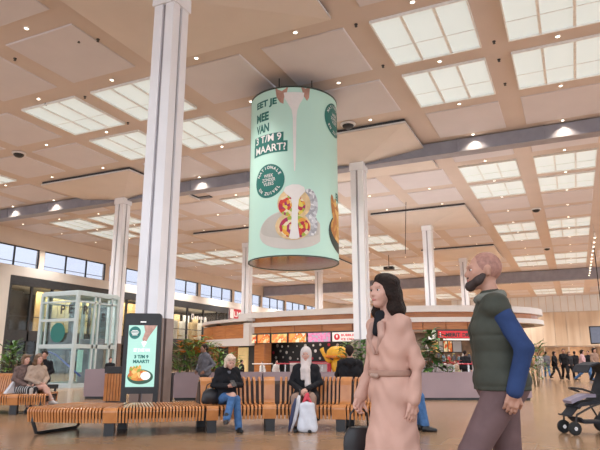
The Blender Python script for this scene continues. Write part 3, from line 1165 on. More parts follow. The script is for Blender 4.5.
M_KWHITE = mat('kiosk_white', (0.74, 0.70, 0.67), 0.45, var=0.02)
ell_band('roof_band', KA, KB, 3.58, 3.90, .5, -30, 180, M_KWHITE)
ell_band('wood_strip', KA - .25, KB - .25, 3.30, 3.58, .3, -30, 180, M_KWOOD)
ell_band('fascia_band', KA + .03, KB + .03, 3.06, 3.30, .5, -30, 180, M_KWHITE)
for k in range(14):
    t0 = 237 + k * 8.0
    if t0 < 325:
        ell_band('wood_fascia_panel', KA - .12, KB - .12, 2.68, 3.06, .15, t0 + .12, t0 + 7.88, M_KWOOD, n=6)
# continue the bands round the front
for nm, da, z0, z1, th, m_ in [('roof_band', 0, 3.58, 3.90, .5, M_KWHITE), ('wood_strip', -.25, 3.30, 3.58, .3, M_KWOOD), ('fascia_band', .03, 3.06, 3.30, .5, M_KWHITE)]:
    ell_band(nm, KA + da, KB + da, z0, z1, th, 232 if da == 0 else 237, 332, m_)
# lower left drum end with its stepped white frame
ell_band('end_white_top', KA + .25, KB + .25, 3.42, 3.60, .6, 172, 238, M_KWHITE)
for k in range(6):
    ell_band('end_wood_panel', KA + .1, KB + .1, 2.42, 3.25, .2, 176 + k * 10, 185.8 + k * 10, M_KWOOD, n=6)
ell_band('end_white_band', KA + .22, KB + .22, 1.98, 2.42, .5, 172, 237, M_KWHITE)
ell_band('step_frame', KA + .24, KB + .24, 1.98, 3.30, .4, 236.2, 238.6, M_KWHITE, n=4)
ell_band('end_wall', KA - .6, KB - .6, 0, 3.3, .2, 176, 238, M_DARK)
for t0 in (190, 208, 224):
    ell_band('end_post', KA - .3, KB - .3, 0, 1.98, .3, t0, t0 + 3.5, M_KWOOD, n=4)
ell_band('end_lit_panel', KA - .5, KB - .5, .3, 1.9, .08, 228, 233, mat('lit_cream', (0.75, 0.55, 0.25), .6, emit=.35), n=4)
ell_band('wood_pier', KA - .15, KB - .15, 0, 2.68, .5, 238.6, 242.5, M_KWOOD, n=4)
ell_band('roof_plate', KA - .3, KB - .3, 3.6, 3.66, KB - .8, 0, 360, M_KWHITE, n=60)
ell_band('inner_ceiling', KA - .4, KB - .4, 2.60, 2.68, 3.2, 175, 335, M_CREAMW, n=50)
# inner wall and counter
M_KBLACK = mat('menu_wall_black', (0.018, 0.018, 0.02), .5)
M_KBROWN = mat('kiosk_dark_brown', (0.07, 0.035, 0.02), .5)


def ktheta(px, inset=0.0):
    """angle on the kiosk front under an image column"""
    best, bt = 1e9, 270
    for k in range(2200, 3300):
        t = math.radians(k / 10)
        q = kpt(t, inset)
        x, _ = proj((KX + q[0], KY + q[1], 2.0))
        if abs(x - px) < best:
            best, bt = abs(x - px), k / 10
    return bt


T_MA, T_MB = ktheta(270, 1.5), ktheta(349, 1.5)
ell_band('inner_wall', KA - 2.2, KB - 2.2, 0, 2.6, .2, 236, ktheta(276, 2.2), M_KBROWN)
ell_band('door_frame', KA - 1.4, KB - 1.4, 0, 2.6, .25, T_MA - .7, T_MA, M_WHITE, n=2)
ell_band('menu_wall', KA - 1.5, KB - 1.5, 0, 2.6, .2, T_MA, T_MB, M_KBLACK)
ell_band('inner_wall', KA - 2.4, KB - 2.4, 0, 2.6, .2, T_MB, 300, mat('kiosk_pale_wall', (0.30, 0.25, 0.2), .6, var=.25, scale=2))
ell_band('inner_wall', KA - 2.0, KB - 2.0, 0, 2.6, .2, 300, 332, mat('kiosk_warm_wall', (0.28, 0.17, 0.09), .6, var=.4, scale=2.5))
ell_band('counter', KA - .5, KB - .5, 0, 1.02, .5, 250, 330, mat('counter_front', (0.42, 0.38, 0.40), .4, var=.05))
ell_band('counter_top', KA - .42, KB - .42, 1.02, 1.07, .66, 250, 330, M_RED)
# white round pictures on the black wall
random.seed(3)
icons = [(T_MA + 1.2 + (T_MB - T_MA - 2.4) * ((k % 9) + .5 * (k // 9 % 2) + .4 * random.random()) / 9.5, .85 + (k // 9) * .36 + .12 * random.random(), .04 + .06 * random.random()) for k in range(45)]
for q, (t, z, r) in enumerate(icons):
    tr_ = math.radians(t)
    c, s = math.cos(tr_), math.sin(tr_)
    px_, py_ = kpt(tr_, 1.48)
    nx, ny = c / KL, s / KB
    l = math.hypot(nx, ny)
    nx, ny = nx / l, ny / l
    v = [(px_ + nx * .03, py_ + ny * .03, z)]
    for k in range(14):
        a = 2 * PI * k / 14
        v.append((px_ + nx * .03 - ny * r * math.cos(a), py_ + ny * .03 + nx * r * math.cos(a), z + r * math.sin(a)))
    build('menu_picture', v, [(0, 1 + k, 1 + (k + 1) % 14) for k in range(14)], [M_PWHITE, M_PLATE, M_RED, M_PLATE2][q % 4 if q % 5 else 1], kk)
area('kiosk_fill_light', (KX, KY - 4.6, 2.55), 60, 9, .4, (0, 0, 0), (1, .9, .75))  # unseen area light added to light the kiosk from inside

# sign boards hanging under the wood fascia, each lit
sign_m = []
for q, cols in enumerate([[(0.85, 0.72, 0.5), (0.8, 0.6, 0.3), (0.7, 0.12, 0.03), (0.85, 0.75, 0.5)],
                          [(0.85, 0.7, 0.45), (0.75, 0.15, 0.03), (0.8, 0.35, 0.1), (0.8, 0.65, 0.4)],
                          [(0.8, 0.65, 0.3), (0.65, 0.5, 0.15), (0.8, 0.25, 0.08), (0.85, 0.78, 0.5)],
                          [(0.85, 0.78, 0.6), (0.75, 0.2, 0.06), (0.85, 0.4, 0.1), (0.85, 0.78, 0.6)]]):
    sign_m.append(blotch('food_picture_%d' % q, cols, 2.6, emit=.35, kind='noise'))
M_PINK = blotch('pink_sign', [(0.45, 0.42, 0.5), (0.7, 0.2, 0.4), (0.75, 0.3, 0.5), (0.45, 0.42, 0.5)], 4.5, emit=.35, kind='noise')
M_SIGNW = mat('sign_white_lit', (0.85, 0.82, 0.78), .4, emit=.35)
M_SIGNR = mat('sign_red_lit', (0.62, 0.03, 0.04), .4, emit=.3)


for q, (pa, pb, m_, lab) in enumerate([
        (246.5, 256.5, sign_m[0], 'narrow lit sign with orange food picture at kiosk left corner'),
        (257.5, 270, sign_m[1], 'lit sign with reddish food picture, second on the kiosk'),
        (271.5, 287.5, sign_m[2], 'lit pale sign with yellow food picture, third on the kiosk'),
        (288.5, 306.5, sign_m[3], 'lit sign with red and cream food picture, fourth on kiosk'),
        (308, 331, M_PINK, 'grey sign with pink pattern on the kiosk beside white sign'),
        (332, 356, M_SIGNW, 'white kiosk sign with red round emblem reading ice cream'),
        (428, 437, M_SIGNW, 'small white kiosk sign beside the red one at right'),
        (437.5, 480, M_SIGNR, 'long red lit kiosk sign with dark lettering at right')]):
    ta, tb = ktheta(pa), ktheta(pb)
    a0, a1 = math.radians(ta), math.radians(tb)
    p0 = np.array([KX, KY]) + kpt(a0)
    p1 = np.array([KX, KY]) + kpt(a1)
    L = np.linalg.norm(p1 - p0)
    rz = math.atan2(p1[1] - p0[1], p1[0] - p0[0])
    zz0, zz1 = (2.10, 2.62) if q < 7 else (2.22, 2.62)
    sgn = thing('kiosk_sign', lab, 'sign', (p0[0], p0[1], zz0), rz, 'lit signs on the kiosk front')
    MB().bb(.03, L - .03, -.04, 0, 0.02, zz1 - zz0 - .02).build('picture', m_, sgn)
    MB().bb(0, L, 0, .12, 0, zz1 - zz0 + .06).build('box', M_DARK, sgn)
    if q == 5:
        vs = [(.30, -.05, .26)] + [(.30 + .17 * math.cos(2 * PI * k / 20), -.05, .26 + .17 * math.sin(2 * PI * k / 20)) for k in range(20)]
        build('emblem', vs, [(0, 1 + k, 1 + (k + 1) % 20) for k in range(20)], M_SIGNR, sgn)
        vs = [(.30 + .05 * math.cos(2 * PI * k / 12), -.056, .29 + .09 * math.sin(2 * PI * k / 12)) for k in range(12)]
        build('emblem_mark', vs, [tuple(range(12))], M_SIGNW, sgn)
        flat_text('lettering', 'BUBBLE', .17, M_SIGNR, sgn, (.53, -.042, .29), (1, 0, 0), (0, 0, 1), .03, width=.75)
        flat_text('lettering', 'ICE CREAM', .17, M_SIGNR, sgn, (.53, -.042, .08), (1, 0, 0), (0, 0, 1), .03, width=.95)
    if q == 7:
        flat_text('lettering', 'L', .30, M_SIGNW, sgn, (.12, -.042, .08), (1, 0, 0), (0, 0, 1), .04)
        flat_text('lettering', 'MERIT', .26, M_DARK, sgn, (.42, -.042, .1), (1, 0, 0), (0, 0, 1), .04, width=.75)
        flat_text('lettering', 'DRINKS', .24, M_DARK, sgn, (1.28, -.042, .1), (1, 0, 0), (0, 0, 1), .04, width=.8)
        MB().bb(.3, L, -.05, .02, -.09, -.01).build('light_strip', M_SIGNW, sgn)

# goods on the right part of the kiosk: bottles and boxes on the counter
random.seed(11)
GC = [mat('goods_%d' % k, c, .4) for k, c in enumerate([(0.6, 0.08, 0.06), (0.75, 0.7, 0.65), (0.1, 0.1, 0.12), (0.7, 0.5, 0.1), (0.2, 0.3, 0.35), (0.55, 0.4, 0.35)])]
for k in range(16):
    px = 436 + k * 2.8
    t = math.radians(ktheta(px))
    r = .45 + .3 * (k % 2)
    q = kpt(t, r + .2)
    x, y = KX + q[0], KY + q[1]
    hh = .22 + .25 * random.random()
    j = thing('jar', 'small jar on the kiosk counter under the red sign', 'jar', (x, y, 1.07), 0, 'jars on kiosk counter')
    MB().lathe([(.085, 0), (.09, .02), (.09, hh * .7), (.05, hh * .85), (.05, hh)], n=10).build('body', GC[k % 6], j)
    MB().lathe([(.055, hh), (.055, hh + .04)], n=10).build('lid', GC[(k + 1) % 6], j)
for k in range(7):
    px = 440 + k * 6
    t = math.radians(ktheta(px))
    q = kpt(t, 1.85)
    x, y = KX + q[0], KY + q[1]
    p = thing('wall_poster', 'small framed menu poster on kiosk back wall under red sign', 'poster', (x, y, 1.55), t + PI / 2, 'menu posters in kiosk')
    MB().bb(-.28, .28, -.02, .02, 0, .62).build('frame', M_DARK, p)
    MB().bb(-.25, .25, -.035, .035, .03, .59).build('print', sign_m[k % 4] if k % 3 else M_PLATE, p)

# ================================================================== SLATTED BENCHES
def catmull(P, n=20):
    P = [np.array(p, float) for p in P]
    Q = [2 * P[0] - P[1]] + P + [2 * P[-1] - P[-2]]
    out = []
    for i in range(1, len(Q) - 2):
        for k in range(n):
            t = k / n
            a, b, c, d = Q[i - 1], Q[i], Q[i + 1], Q[i + 2]
            out.append(.5 * (2 * b + (c - a) * t + (2 * a - 5 * b + 4 * c - d) * t * t + (3 * b - a - 3 * c + d) * t ** 3))
    out.append(P[-1])
    return np.array(out)


def offset_prof(pp, th):
    """inner line of a bent strip of thickness th"""
    pp = np.array(pp, float)
    out = []
    for i in range(len(pp)):
        t = pp[min(i + 1, len(pp) - 1)] - pp[max(i - 1, 0)]
        t /= np.linalg.norm(t)
        out.append(pp[i] + np.array([t[1], -t[0]]) * th)
    return np.array(out)


def arc(cx, cz, r, a0, a1, n=5):
    return [(cx + r * math.cos(math.radians(a0 + (a1 - a0) * k / n)), cz + r * math.sin(math.radians(a0 + (a1 - a0) * k / n))) for k in range(n + 1)]


PROF_A = [(.035, .19)] + arc(.07, .345, .065, 180, 90, 5) + arc(1.18, .345, .065, 90, 0, 5) + [(1.215, .19)]
PROF_B = [(.035, .19)] + arc(.07, .345, .065, 180, 90, 5) + [(.30, .398)] + arc(.50, .48, .085, 270, 350, 4) + [(.64, .70)] + arc(.78, .70, .13, 168, 10, 8) + [(1.02, .55), (1.12, .40), (1.16, .19)]


def slat_mesh(prof, w, th=.032):
    a = np.array(prof)
    b = offset_prof(prof, th)
    n = len(a)
    v, f = [], []
    for x in (-w / 2, w / 2):
        v += [(x, p[0], p[1]) for p in a] + [(x, p[0], p[1]) for p in b]
    o = 2 * n
    for i in range(n - 1):
        f += [(i, i + 1, n + i + 1, n + i), (o + i + 1, o + i, o + n + i, o + n + i + 1),
              (i + 1, i, o + i, o + i + 1), (n + i, n + i + 1, o + n + i + 1, o + n + i)]
    f += [(0, n, o + n, o), (n - 1, o + n - 1, o + 2 * n - 1, 2 * n - 1)]
    return v, f


M_SHADE = mat('slat_gap_shade', (0.05, 0.028, 0.02), .6)


def bench(label, path, blocks, back_from, back_to, pitch=.050, w=.029, group='slatted plywood benches'):
    """path: front edge; local y runs from the front edge to the rear"""
    P = catmull(path)
    seg = np.linalg.norm(np.diff(P, axis=0), axis=1)
    S = np.concatenate([[0], np.cumsum(seg)])
    root = thing('slatted_bench', label, 'bench', (P[0][0], P[0][1], 0), 0, group)
    O = P[0]

    def fr(s):
        p = np.array([np.interp(s, S, P[:, 0]), np.interp(s, S, P[:, 1])])
        q = np.array([np.interp(s + .05, S, P[:, 0]), np.interp(s + .05, S, P[:, 1])])
        r = np.array([np.interp(s - .05, S, P[:, 0]), np.interp(s - .05, S, P[:, 1])])
        d = q - r
        return p - O, math.atan2(d[1], d[0])

    src = {}

    def put(nm, key, maker, s, m_):
        p, a = fr(s)
        if key not in src:
            v, f = maker()
            o = build(nm, v, f, m_, root)
            o.location = (p[0], p[1], 0)
            o.rotation_euler = (0, 0, a)
            src[key] = o
        else:
            inst(nm, src[key], root, (p[0], p[1], 0), a)

    s = .02
    T = S[-1]
    while s < T:
        hit = [b for b in blocks if b - .11 < s < b + .11]
        isB = back_from <= s <= back_to
        if not hit:
            put('slat', 'B' if isB else 'A', lambda: slat_mesh(PROF_B if isB else PROF_A, .036 if isB else w), s, M_SLAT)
        s += .062 if isB else pitch
    leg = MB().bb(-.075, .075, .06, .16, 0, .36).bb(-.075, .075, .98, 1.08, 0, .36).bb(-.06, .06, .06, 1.08, .30, .36)
    for b in blocks:
        isB = back_from <= b <= back_to
        put('wide_slat', 'WB' if isB else 'WA', lambda: slat_mesh(PROF_B if isB else PROF_A, .19), b, M_SLAT)
        put('leg', 'leg', lambda: (leg.v, leg.f), b, M_BLACK)
    end = MB().tube([(0, .06, .36), (.0, .04, .2), (.03, .10, .03), (.05, .2, .02), (.05, .98, .02), (.03, 1.06, .05), (0, 1.12, .2), (0, 1.1, .36)], .028, 8)
    put('end_leg', 'end', lambda: (end.v, end.f), .10, M_BLACK)
    put('end_leg', 'end', lambda: (end.v, end.f), T - .12, M_BLACK)
    # added core inside the slats, dark to stand in for shade in the gaps
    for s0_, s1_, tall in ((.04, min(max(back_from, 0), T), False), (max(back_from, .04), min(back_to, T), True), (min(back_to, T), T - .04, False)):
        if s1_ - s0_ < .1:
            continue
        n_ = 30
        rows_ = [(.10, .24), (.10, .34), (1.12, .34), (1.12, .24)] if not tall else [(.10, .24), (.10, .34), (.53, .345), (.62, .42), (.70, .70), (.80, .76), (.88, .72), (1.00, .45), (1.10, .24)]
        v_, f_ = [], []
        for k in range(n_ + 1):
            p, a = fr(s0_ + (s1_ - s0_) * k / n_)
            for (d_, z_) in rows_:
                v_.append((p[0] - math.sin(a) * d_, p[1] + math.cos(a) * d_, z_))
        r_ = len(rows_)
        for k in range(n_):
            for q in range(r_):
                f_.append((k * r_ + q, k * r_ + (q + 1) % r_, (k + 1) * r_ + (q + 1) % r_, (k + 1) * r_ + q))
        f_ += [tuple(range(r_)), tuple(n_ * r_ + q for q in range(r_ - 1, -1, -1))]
        build('shade_core', v_, f_, M_SHADE, root)
    # steel rail under the slats
    for yy in (.2, 1.0):
        pts = []
        for k in range(60):
            p, a = fr(T * k / 59)
            pts.append((p[0] - math.sin(a) * yy, p[1] + math.cos(a) * yy, .345))
        MB().tube(pts, .018, 6).build('rail', M_BLACK, root)
    root['length'] = float(T)
    del root['length']
    return root, fr, T, O


bench1, bfr, BT, BO = bench('long curved slatted plywood bench in front of the planters',
                            [tuple(at(px, D)[:2]) for px, D in [(24, 9.30), (58, 9.13), (110, 9.10), (160, 9.28), (208, 9.50), (262, 9.78), (300, 9.78), (335, 9.70), (368, 9.56), (400, 9.46)]],
                            [1.36, 2.92, 3.86, 4.98], 2.80, 9)
bench2, b2fr, B2T, B2O = bench('shorter slatted plywood bench at left where two women sit',
                               [tuple(at(px, D)[:2]) for px, D in [(-60, 12.9), (-20, 12.75), (15, 12.75), (45, 12.85)]], [.5, 1.6], 0.0, 1.35)

# ================================================================== PLANTERS
PD = 17.3


def planter(label, pa, pb, D=PD, h=.78, dep=.9):
    p0, p1 = at(pa, D), at(pb, D)
    L = np.linalg.norm(p1 - p0)
    rz = math.atan2(p1[1] - p0[1], p1[0] - p0[0])
    t = thing('planter', label, 'planter', p0, rz, 'lilac grey box planters')
    for y0_, y1_ in ((0, .06), (dep - .06, dep)):
        MB().bb(0.01, L - .01, y0_, y1_, .07, h).build('side_panel', M_LILAC, t)
    for x0_, x1_ in ((0.01, .07), (L - .07, L - .01)):
        MB().bb(x0_, x1_, .06, dep - .06, .07, h).build('end_panel', M_LILAC, t)
    MB().bb(.05, L - .05, .05, dep - .05, 0, .07).build('plinth', M_DARK, t)
    MB().bb(.07, L - .07, .06, dep - .06, .4, h - .06).build('soil', M_SOIL, t)
    return t


planter('long lilac grey planter with orange flowers beside nearest column', 172, 262)
planter('long lilac grey planter behind the seated headscarf woman', 262.6, 392)
planter('long lilac grey planter with tall leafy plant at right', 392.6, 533)
planter('short pinkish grey planter box left of the display totem', 82.5, 108, 17.9, .86, 1.2)

# litter bin with wooden slats
bp = at(113.0, 16.6)
lb = thing('litter_bin', 'wood slatted litter bin with black top beside the totem', 'bin', bp, YAW)
MB().bb(-.17, .17, -.17, .17, .02, .8).build('liner', M_BLACK, lb)
for k in range(5):
    for sy in (-1, 1):
        MB().bb(-.19 + k * .078, -.125 + k * .078, sy * .18, sy * .205, .04, .76).build('slat', M_SLAT, lb)
for k in range(5):
    for sx in (-1, 1):
        MB().bb(sx * .195, sx * .22, -.18 + k * .074, -.12 + k * .074, .04, .76).build('slat', M_SLAT, lb)
MB().bb(-.22, .22, -.22, .22, .78, .95).build('top', M_BLACK, lb)
db = at(168.5, 16.3)
bo = thing('bollard', 'slim black bollard post right of the nearest column', 'bollard', db, YAW)
MB().bb(-.09, .09, -.09, .09, 0, .72).build('post', M_BLACK, bo)
MB().bb(-.11, .11, -.11, .11, .72, .78).build('cap', M_DARK, bo)

# ================================================================== PLANTS
LG = [mat('leaf_green_%d' % k, c, .45, var=.25, scale=3) for k, c in enumerate([(0.05, 0.13, 0.03), (0.12, 0.26, 0.05), (0.26, 0.42, 0.09), (0.11, 0.18, 0.07)])]
M_STEM = mat('stem_brown', (0.12, 0.09, 0.04), .7)
FLW = [mat('petal_orange', (0.80, 0.28, 0.05), .5, var=.15), mat('petal_cream', (0.85, 0.72, 0.55), .5), mat('petal_red', (0.6, 0.05, 0.04), .5), mat('petal_yellow', (0.8, 0.55, 0.05), .5)]


def leaf(mb, base, d, L, W, droop, mi=0):
    d = np.array(d, float)
    d /= np.linalg.norm(d)
    side = np.cross(d, [0, 0, 1.0])
    if np.linalg.norm(side) < 1e-3:
        side = np.array([1.0, 0, 0])
    side /= np.linalg.norm(side)
    up = np.cross(side, d)
    v, f = [], []
    n = 4
    p = np.array(base, float)
    for k in range(n + 1):
        t = k / n
        w = W * math.sin(PI * min(.08 + .9 * t, 1)) ** .8
        c = p + d * L * t + np.array([0, 0, -droop * L * t * t])
        v += [c - side * w + up * w * .25, c, c + side * w + up * w * .25]
    for k in range(n):
        a = 3 * k
        f += [(a, a + 3, a + 4, a + 1), (a + 1, a + 4, a + 5, a + 2)]
    mb.add(v, f, mi)


def plant(label, p, h, r, nl, L, W, mats_, flowers=0, fm=None, seed=0, group=None, upright=.5, name='leafy_plant'):
    rg = random.Random(seed)
    t = thing(name, label, 'plant', p, 0, group)
    fo = MB()
    stm = MB()
    for s in range(max(3, nl // 14)):
        a = rg.random() * 2 * PI
        rr = r * .7 * rg.random()
        top = (rr * math.cos(a), rr * math.sin(a), h * (.5 + .45 * rg.random()))
        stm.tube([(top[0] * .3, top[1] * .3, -.1), (top[0] * .7, top[1] * .7, top[2] * .5), top], [.014, .010, .006], 5)
    for k in range(nl):
        a = rg.random() * 2 * PI
        z = h * (.12 + .85 * rg.random())
        rr = r * (.15 + .6 * rg.random()) * (1.1 - .5 * z / h)
        e = upright + (rg.random() - .5) * .9
        leaf(fo, (rr * math.cos(a), rr * math.sin(a), z), (math.cos(a + rg.uniform(-.5, .5)), math.sin(a + rg.uniform(-.5, .5)), e), L * rg.uniform(.6, 1.2), W * rg.uniform(.7, 1.2), rg.uniform(.1, .6), rg.randrange(len(mats_)))
    fo.build('foliage', mats_, t, True)
    stm.build('stem', M_STEM, t)
    for q in range(flowers):
        a = rg.random() * 2 * PI
        rr = r * (.55 + .5 * rg.random())
        c = (rr * math.cos(a), rr * math.sin(a), h * rg.uniform(.55, 1.0))
        fb = MB()
        for k in range(6):
            b = 2 * PI * k / 6
            leaf(fb, c, (math.cos(b), math.sin(b), .5), .15, .07, .2)
        fb.build('flower', fm[q % len(fm)], t)
    return t


def in_planter(px, back=.45):
    p = at(px, PD + back)
    return (p[0], p[1], .70)


for k, (px, h, r, L, ms) in enumerate([(177, .85, .5, .34, (0, 1)), (186, 1.0, .55, .36, (0, 1, 2)), (196, 1.15, .6, .42, (1, 2)), (206, .95, .55, .36, (0, 2)), (216, .75, .5, .34, (1, 2)), (228, .6, .5, .30, (2, 1))]):
    plant(['dark leafy plant with orange flowers next to nearest column', 'dense green plant with orange flowers, second from nearest column', 'tallest fern like plant behind the orange flowers',
           'green plant with orange flowers behind the man in grey', 'low light green plant right of the man in grey', 'low pale green plant behind the blonde woman'][k],
          in_planter(px, .35 + .15 * (k % 2)), h, r, 90, L, .035, [LG[q] for q in ms], 14 if k < 4 else 0, [FLW[0], FLW[1], FLW[0]], 20 + k, 'planter plants', .6)
plant('dense green shrub in planter behind the man in black hood', in_planter(362), 1.05, .6, 220, .22, .05, [LG[3], LG[1], LG[0]], 0, None, 41, 'planter plants', .4)
plant('green shrub with pale leaves left of central column', in_planter(349), .95, .45, 130, .2, .045, [LG[3], LG[2]], 0, None, 42, 'planter plants', .4)
plant('tall dark broad leaved plant in the right hand planter', in_planter(434), 1.35, .42, 120, .30, .085, [LG[0], LG[3]], 0, None, 43, 'planter plants', .2, 'rubber_plant')
plant('small green plant with white flowers at the right planter', in_planter(418), .7, .4, 80, .22, .03, [LG[1], LG[2]], 7, [FLW[1]], 44, 'planter plants', .6)
plant('low trailing plant between tall leafy plant and walking man', in_planter(449), .4, .4, 60, .2, .03, [LG[0], LG[1]], 4, [FLW[2]], 45, 'planter plants', .4)
plant('green potted plant at far left behind seated women', at(7, 24), 1.9, .7, 150, .4, .06, [LG[1], LG[0]], 0, None, 46, 'planter plants', .6, 'potted_plant')
plant('green plant at the kiosk end right of the walking man', at(537, 27), 2.0, .8, 140, .4, .05, [LG[0], LG[1]], 0, None, 47, 'planter plants', .6, 'potted_plant')

# bright novelty display figure beside the ice cream sign
M_YEL = mat('display_yellow', (0.80, 0.42, 0.03), .35, var=.1)
M_ORG = mat('display_orange', (0.75, 0.22, 0.03), .35)
M_LIME = mat('display_lime', (0.22, 0.45, 0.05), .35)
dp = at(338, 23.5)
ds = thing('novelty_display', 'bright yellow dessert shaped display with green and red base', 'display', dp, 0)
ds.scale = (.72, .72, .98)
ds.location.z = 0.0
MB().lathe([(.30, 0), (.34, .1), (.30, .55), (.26, .6)], n=20).build('base', M_LIME, ds, True)
MB().lathe([(.24, .6), (.34, .8), (.36, 1.0), (.28, 1.15), (.2, 1.2)], n=20).build('cup', M_YEL, ds, True)
MB().lathe([(.2, 1.2), (.55, 1.28), (.62, 1.4), (.55, 1.56), (.35, 1.68), (.1, 1.72), (0, 1.72)], n=22).build('dome_top', M_YEL, ds, True)
MB().lathe([(.5, 1.24), (.66, 1.28), (.66, 1.34), (.5, 1.36)], n=22, cap=False).build('brim', M_ORG, ds, True)
for q in (-1, 1):
    MB().tube([(q * .3, 0, 1.05), (q * .6, -.1, 1.2), (q * .82, -.1, 1.45), (q * .9, -.1, 1.62)], [.1, .1, .09, .12], 10).build('curl', M_YEL, ds, True)
MB().lathe([(.12, 0), (.12, .55), (.06, .6)], (-.42, -.2, 0.45), 10).build('red_cone', M_RED, ds)

# cafe tables between planter and kiosk
for k, (px, D) in enumerate([(262, 23), (285, 24.5), (300, 22.5), (322, 25), (455, 24), (470, 23)]):
    p = at(px, D)
    t = thing('cafe_table', ['round red cafe table nearest the wooden kiosk pier', 'round red cafe table behind the menu wall planter', 'round red cafe table behind headscarf woman',
                             'round red cafe table beside yellow display', 'round red cafe table behind tall leafy plant', 'round red cafe table behind the walking man'][k], 'table', p, 0, 'cafe tables')
    MB().lathe([(.38, .97), (.4, .985), (.4, 1.0), (.38, 1.01)], n=20).build('table_top', M_RED if k % 2 else M_WHITE, t)
    MB().tube([(0, 0, .02), (0, 0, .98)], .035, 8).build('stem', M_CHROME, t)
    MB().lathe([(.26, 0), (.26, .02), (.05, .05)], n=16).build('foot', M_CHROME, t)

# ================================================================== STROLLER
sp = at(592, 9.45)
sr = thing('stroller', 'black pushchair cut by the right edge of the picture', 'stroller', sp, YAW + .1)
M_BFAB = mat('stroller_fabric', (0.018, 0.02, 0.028), .8, var=.3, scale=12)
M_TYRE = mat('tyre', (0.015, 0.015, 0.015), .7)
for (x, y, r, w) in [(-.36, -.16, .10, .05), (-.36, .16, .10, .05), (.34, -.26, .13, .05), (.34, .26, .13, .05)]:
    wv = MB().lathe([(r - .03, -w / 2), (r, -w / 3), (r, w / 3), (r - .03, w / 2)], n=20)
    wo_ = build('wheel', [(x + p[0], y + p[2], r + p[1]) for p in wv.v], [tuple(reversed(q)) for q in wv.f], M_TYRE, sr)
    hv = MB().lathe([(.03, -w / 2 - .01), (.03, w / 2 + .01)], n=10)
    build('hub', [(x + p[0], y + p[2], r + p[1]) for p in hv.v], [tuple(reversed(q)) for q in hv.f], M_CHROME, wo_)
for s in (-1, 1):
    MB().tube([(-.36, s * .16, .10), (-.32, s * .18, .30), (-.1, s * .22, .42), (.2, s * .25, .52), (.55, s * .25, 1.02)], .016, 8).build('frame_tube', M_BLACK, sr)
    MB().tube([(.34, s * .26, .13), (.12, s * .25, .5)], .016, 8).build('frame_tube', M_BLACK, sr)
MB().tube([(.55, -.25, 1.02), (.58, 0, 1.05), (.55, .25, 1.02)], .02, 8).build('push_handle', M_BLACK, sr)


def slab(mb, prof, y0, y1, th):
    a = np.array(prof)
    b = offset_prof(prof, th)
    n = len(a)
    v = [(p[0], y0, p[1]) for p in a] + [(p[0], y0, p[1]) for p in b] + [(p[0], y1, p[1]) for p in a] + [(p[0], y1, p[1]) for p in b]
    f = []
    o = 2 * n
    for i in range(n - 1):
        f += [(i, i + 1, n + i + 1, n + i), (o + i + 1, o + i, o + n + i, o + n + i + 1), (i + 1, i, o + i, o + i + 1), (n + i, n + i + 1, o + n + i + 1, o + n + i)]
    f += [(0, n, o + n, o), (n - 1, o + n - 1, o + 2 * n - 1, 2 * n - 1)]
    mb.add(v, f)
    return mb


slab(MB(), [(-.30, .42), (-.24, .47), (-.02, .50), (.06, .50), (.16, .60), (.30, .92)], -.19, .19, .05).build('seat', M_BFAB, sr)
slab(MB(), [(.30, .92), (.24, 1.0), (.12, 1.06), (-.02, 1.02), (-.08, .92)], -.21, .21, .025).build('hood', M_BFAB, sr)
slab(MB(), [(-.25, .26), (-.2, .20), (.2, .20), (.28, .32)], -.18, .18, .03).build('basket', M_BFAB, sr)
slab(MB(), [(-.44, .30), (-.40, .28), (-.28, .40)], -.14, .14, .02).build('footrest', M_BFAB, sr)
MB().tube([(-.02, -.2, .62), (-.2, -.18, .68), (-.26, 0, .69), (-.2, .18, .68), (-.02, .2, .62)], .016, 8).build('bumper_bar', M_BLACK, sr)
slab(MB(), [(-.36, .50), (-.30, .53), (-.1, .60), (.06, .60)], -.12, .12, .05).build('blanket', mat('blanket_lilac', (0.30, 0.26, 0.33), .8), sr)

# hanging screen at far right
hp = on_y(597, 335, 60)
hs = thing('hanging_screen', 'dark hanging screen at the far right edge', 'screen', (hp[0] + .4, 60, hp[2] - .8))
MB().bb(-1.0, 1.4, -.1, .1, 0, 1.6).build('housing', M_BLACK, hs)
MB().bb(-.9, 1.3, -.12, -.1, .1, 1.5).build('screen', mat('dim_screen', (0.12, 0.14, 0.2), .2, emit=.3), hs)
MB().tube([(.2, 0, 1.6), (.2, 0, ZC + .03 - hp[2] + .8)], .04, 8).build('pole', M_BLACK, hs)

# ================================================================== PEOPLE (signed-distance bodies meshed with surface nets)
def sd_cone(P, a, b, r1, r2):
    a = np.array(a, np.float32)
    b = np.array(b, np.float32)
    ba = b - a
    L = float(ba @ ba) + 1e-9
    pa = P - a
    h = np.clip((pa @ ba) / L, 0, 1)
    return np.linalg.norm(pa - h[..., None] * ba, axis=-1) - (r1 + (r2 - r1) * h)


def sd_ell(P, c, r):
    q = P - np.array(c, np.float32)
    r = np.array(r, np.float32)
    k0 = np.linalg.norm(q / r, axis=-1)
    k1 = np.linalg.norm(q / (r * r), axis=-1) + 1e-9
    return k0 * (k0 - 1) / k1


def smin(a, b, k):
    h = np.clip(.5 + .5 * (b - a) / k, 0, 1)
    return b + (a - b) * h - k * h * (1 - h)


def sdf(P, prims, k, cuts=(), subs=(), mod=None):
    d = None
    for p in prims:
        e = sd_cone(P, *p[1:]) if p[0] == 'c' else sd_ell(P, *p[1:])
        d = e if d is None else smin(d, e, k)
    if mod is not None:
        d = d + mod(P)
    for (pt, nrm) in cuts:
        nn = np.array(nrm, np.float32)
        nn = nn / np.linalg.norm(nn)
        d = np.maximum(d, (P - np.array(pt, np.float32)) @ nn)
    for p in subs:
        e = sd_cone(P, *p[1:]) if p[0] == 'c' else sd_ell(P, *p[1:])
        d = -smin(-d, e, .01)
    return d


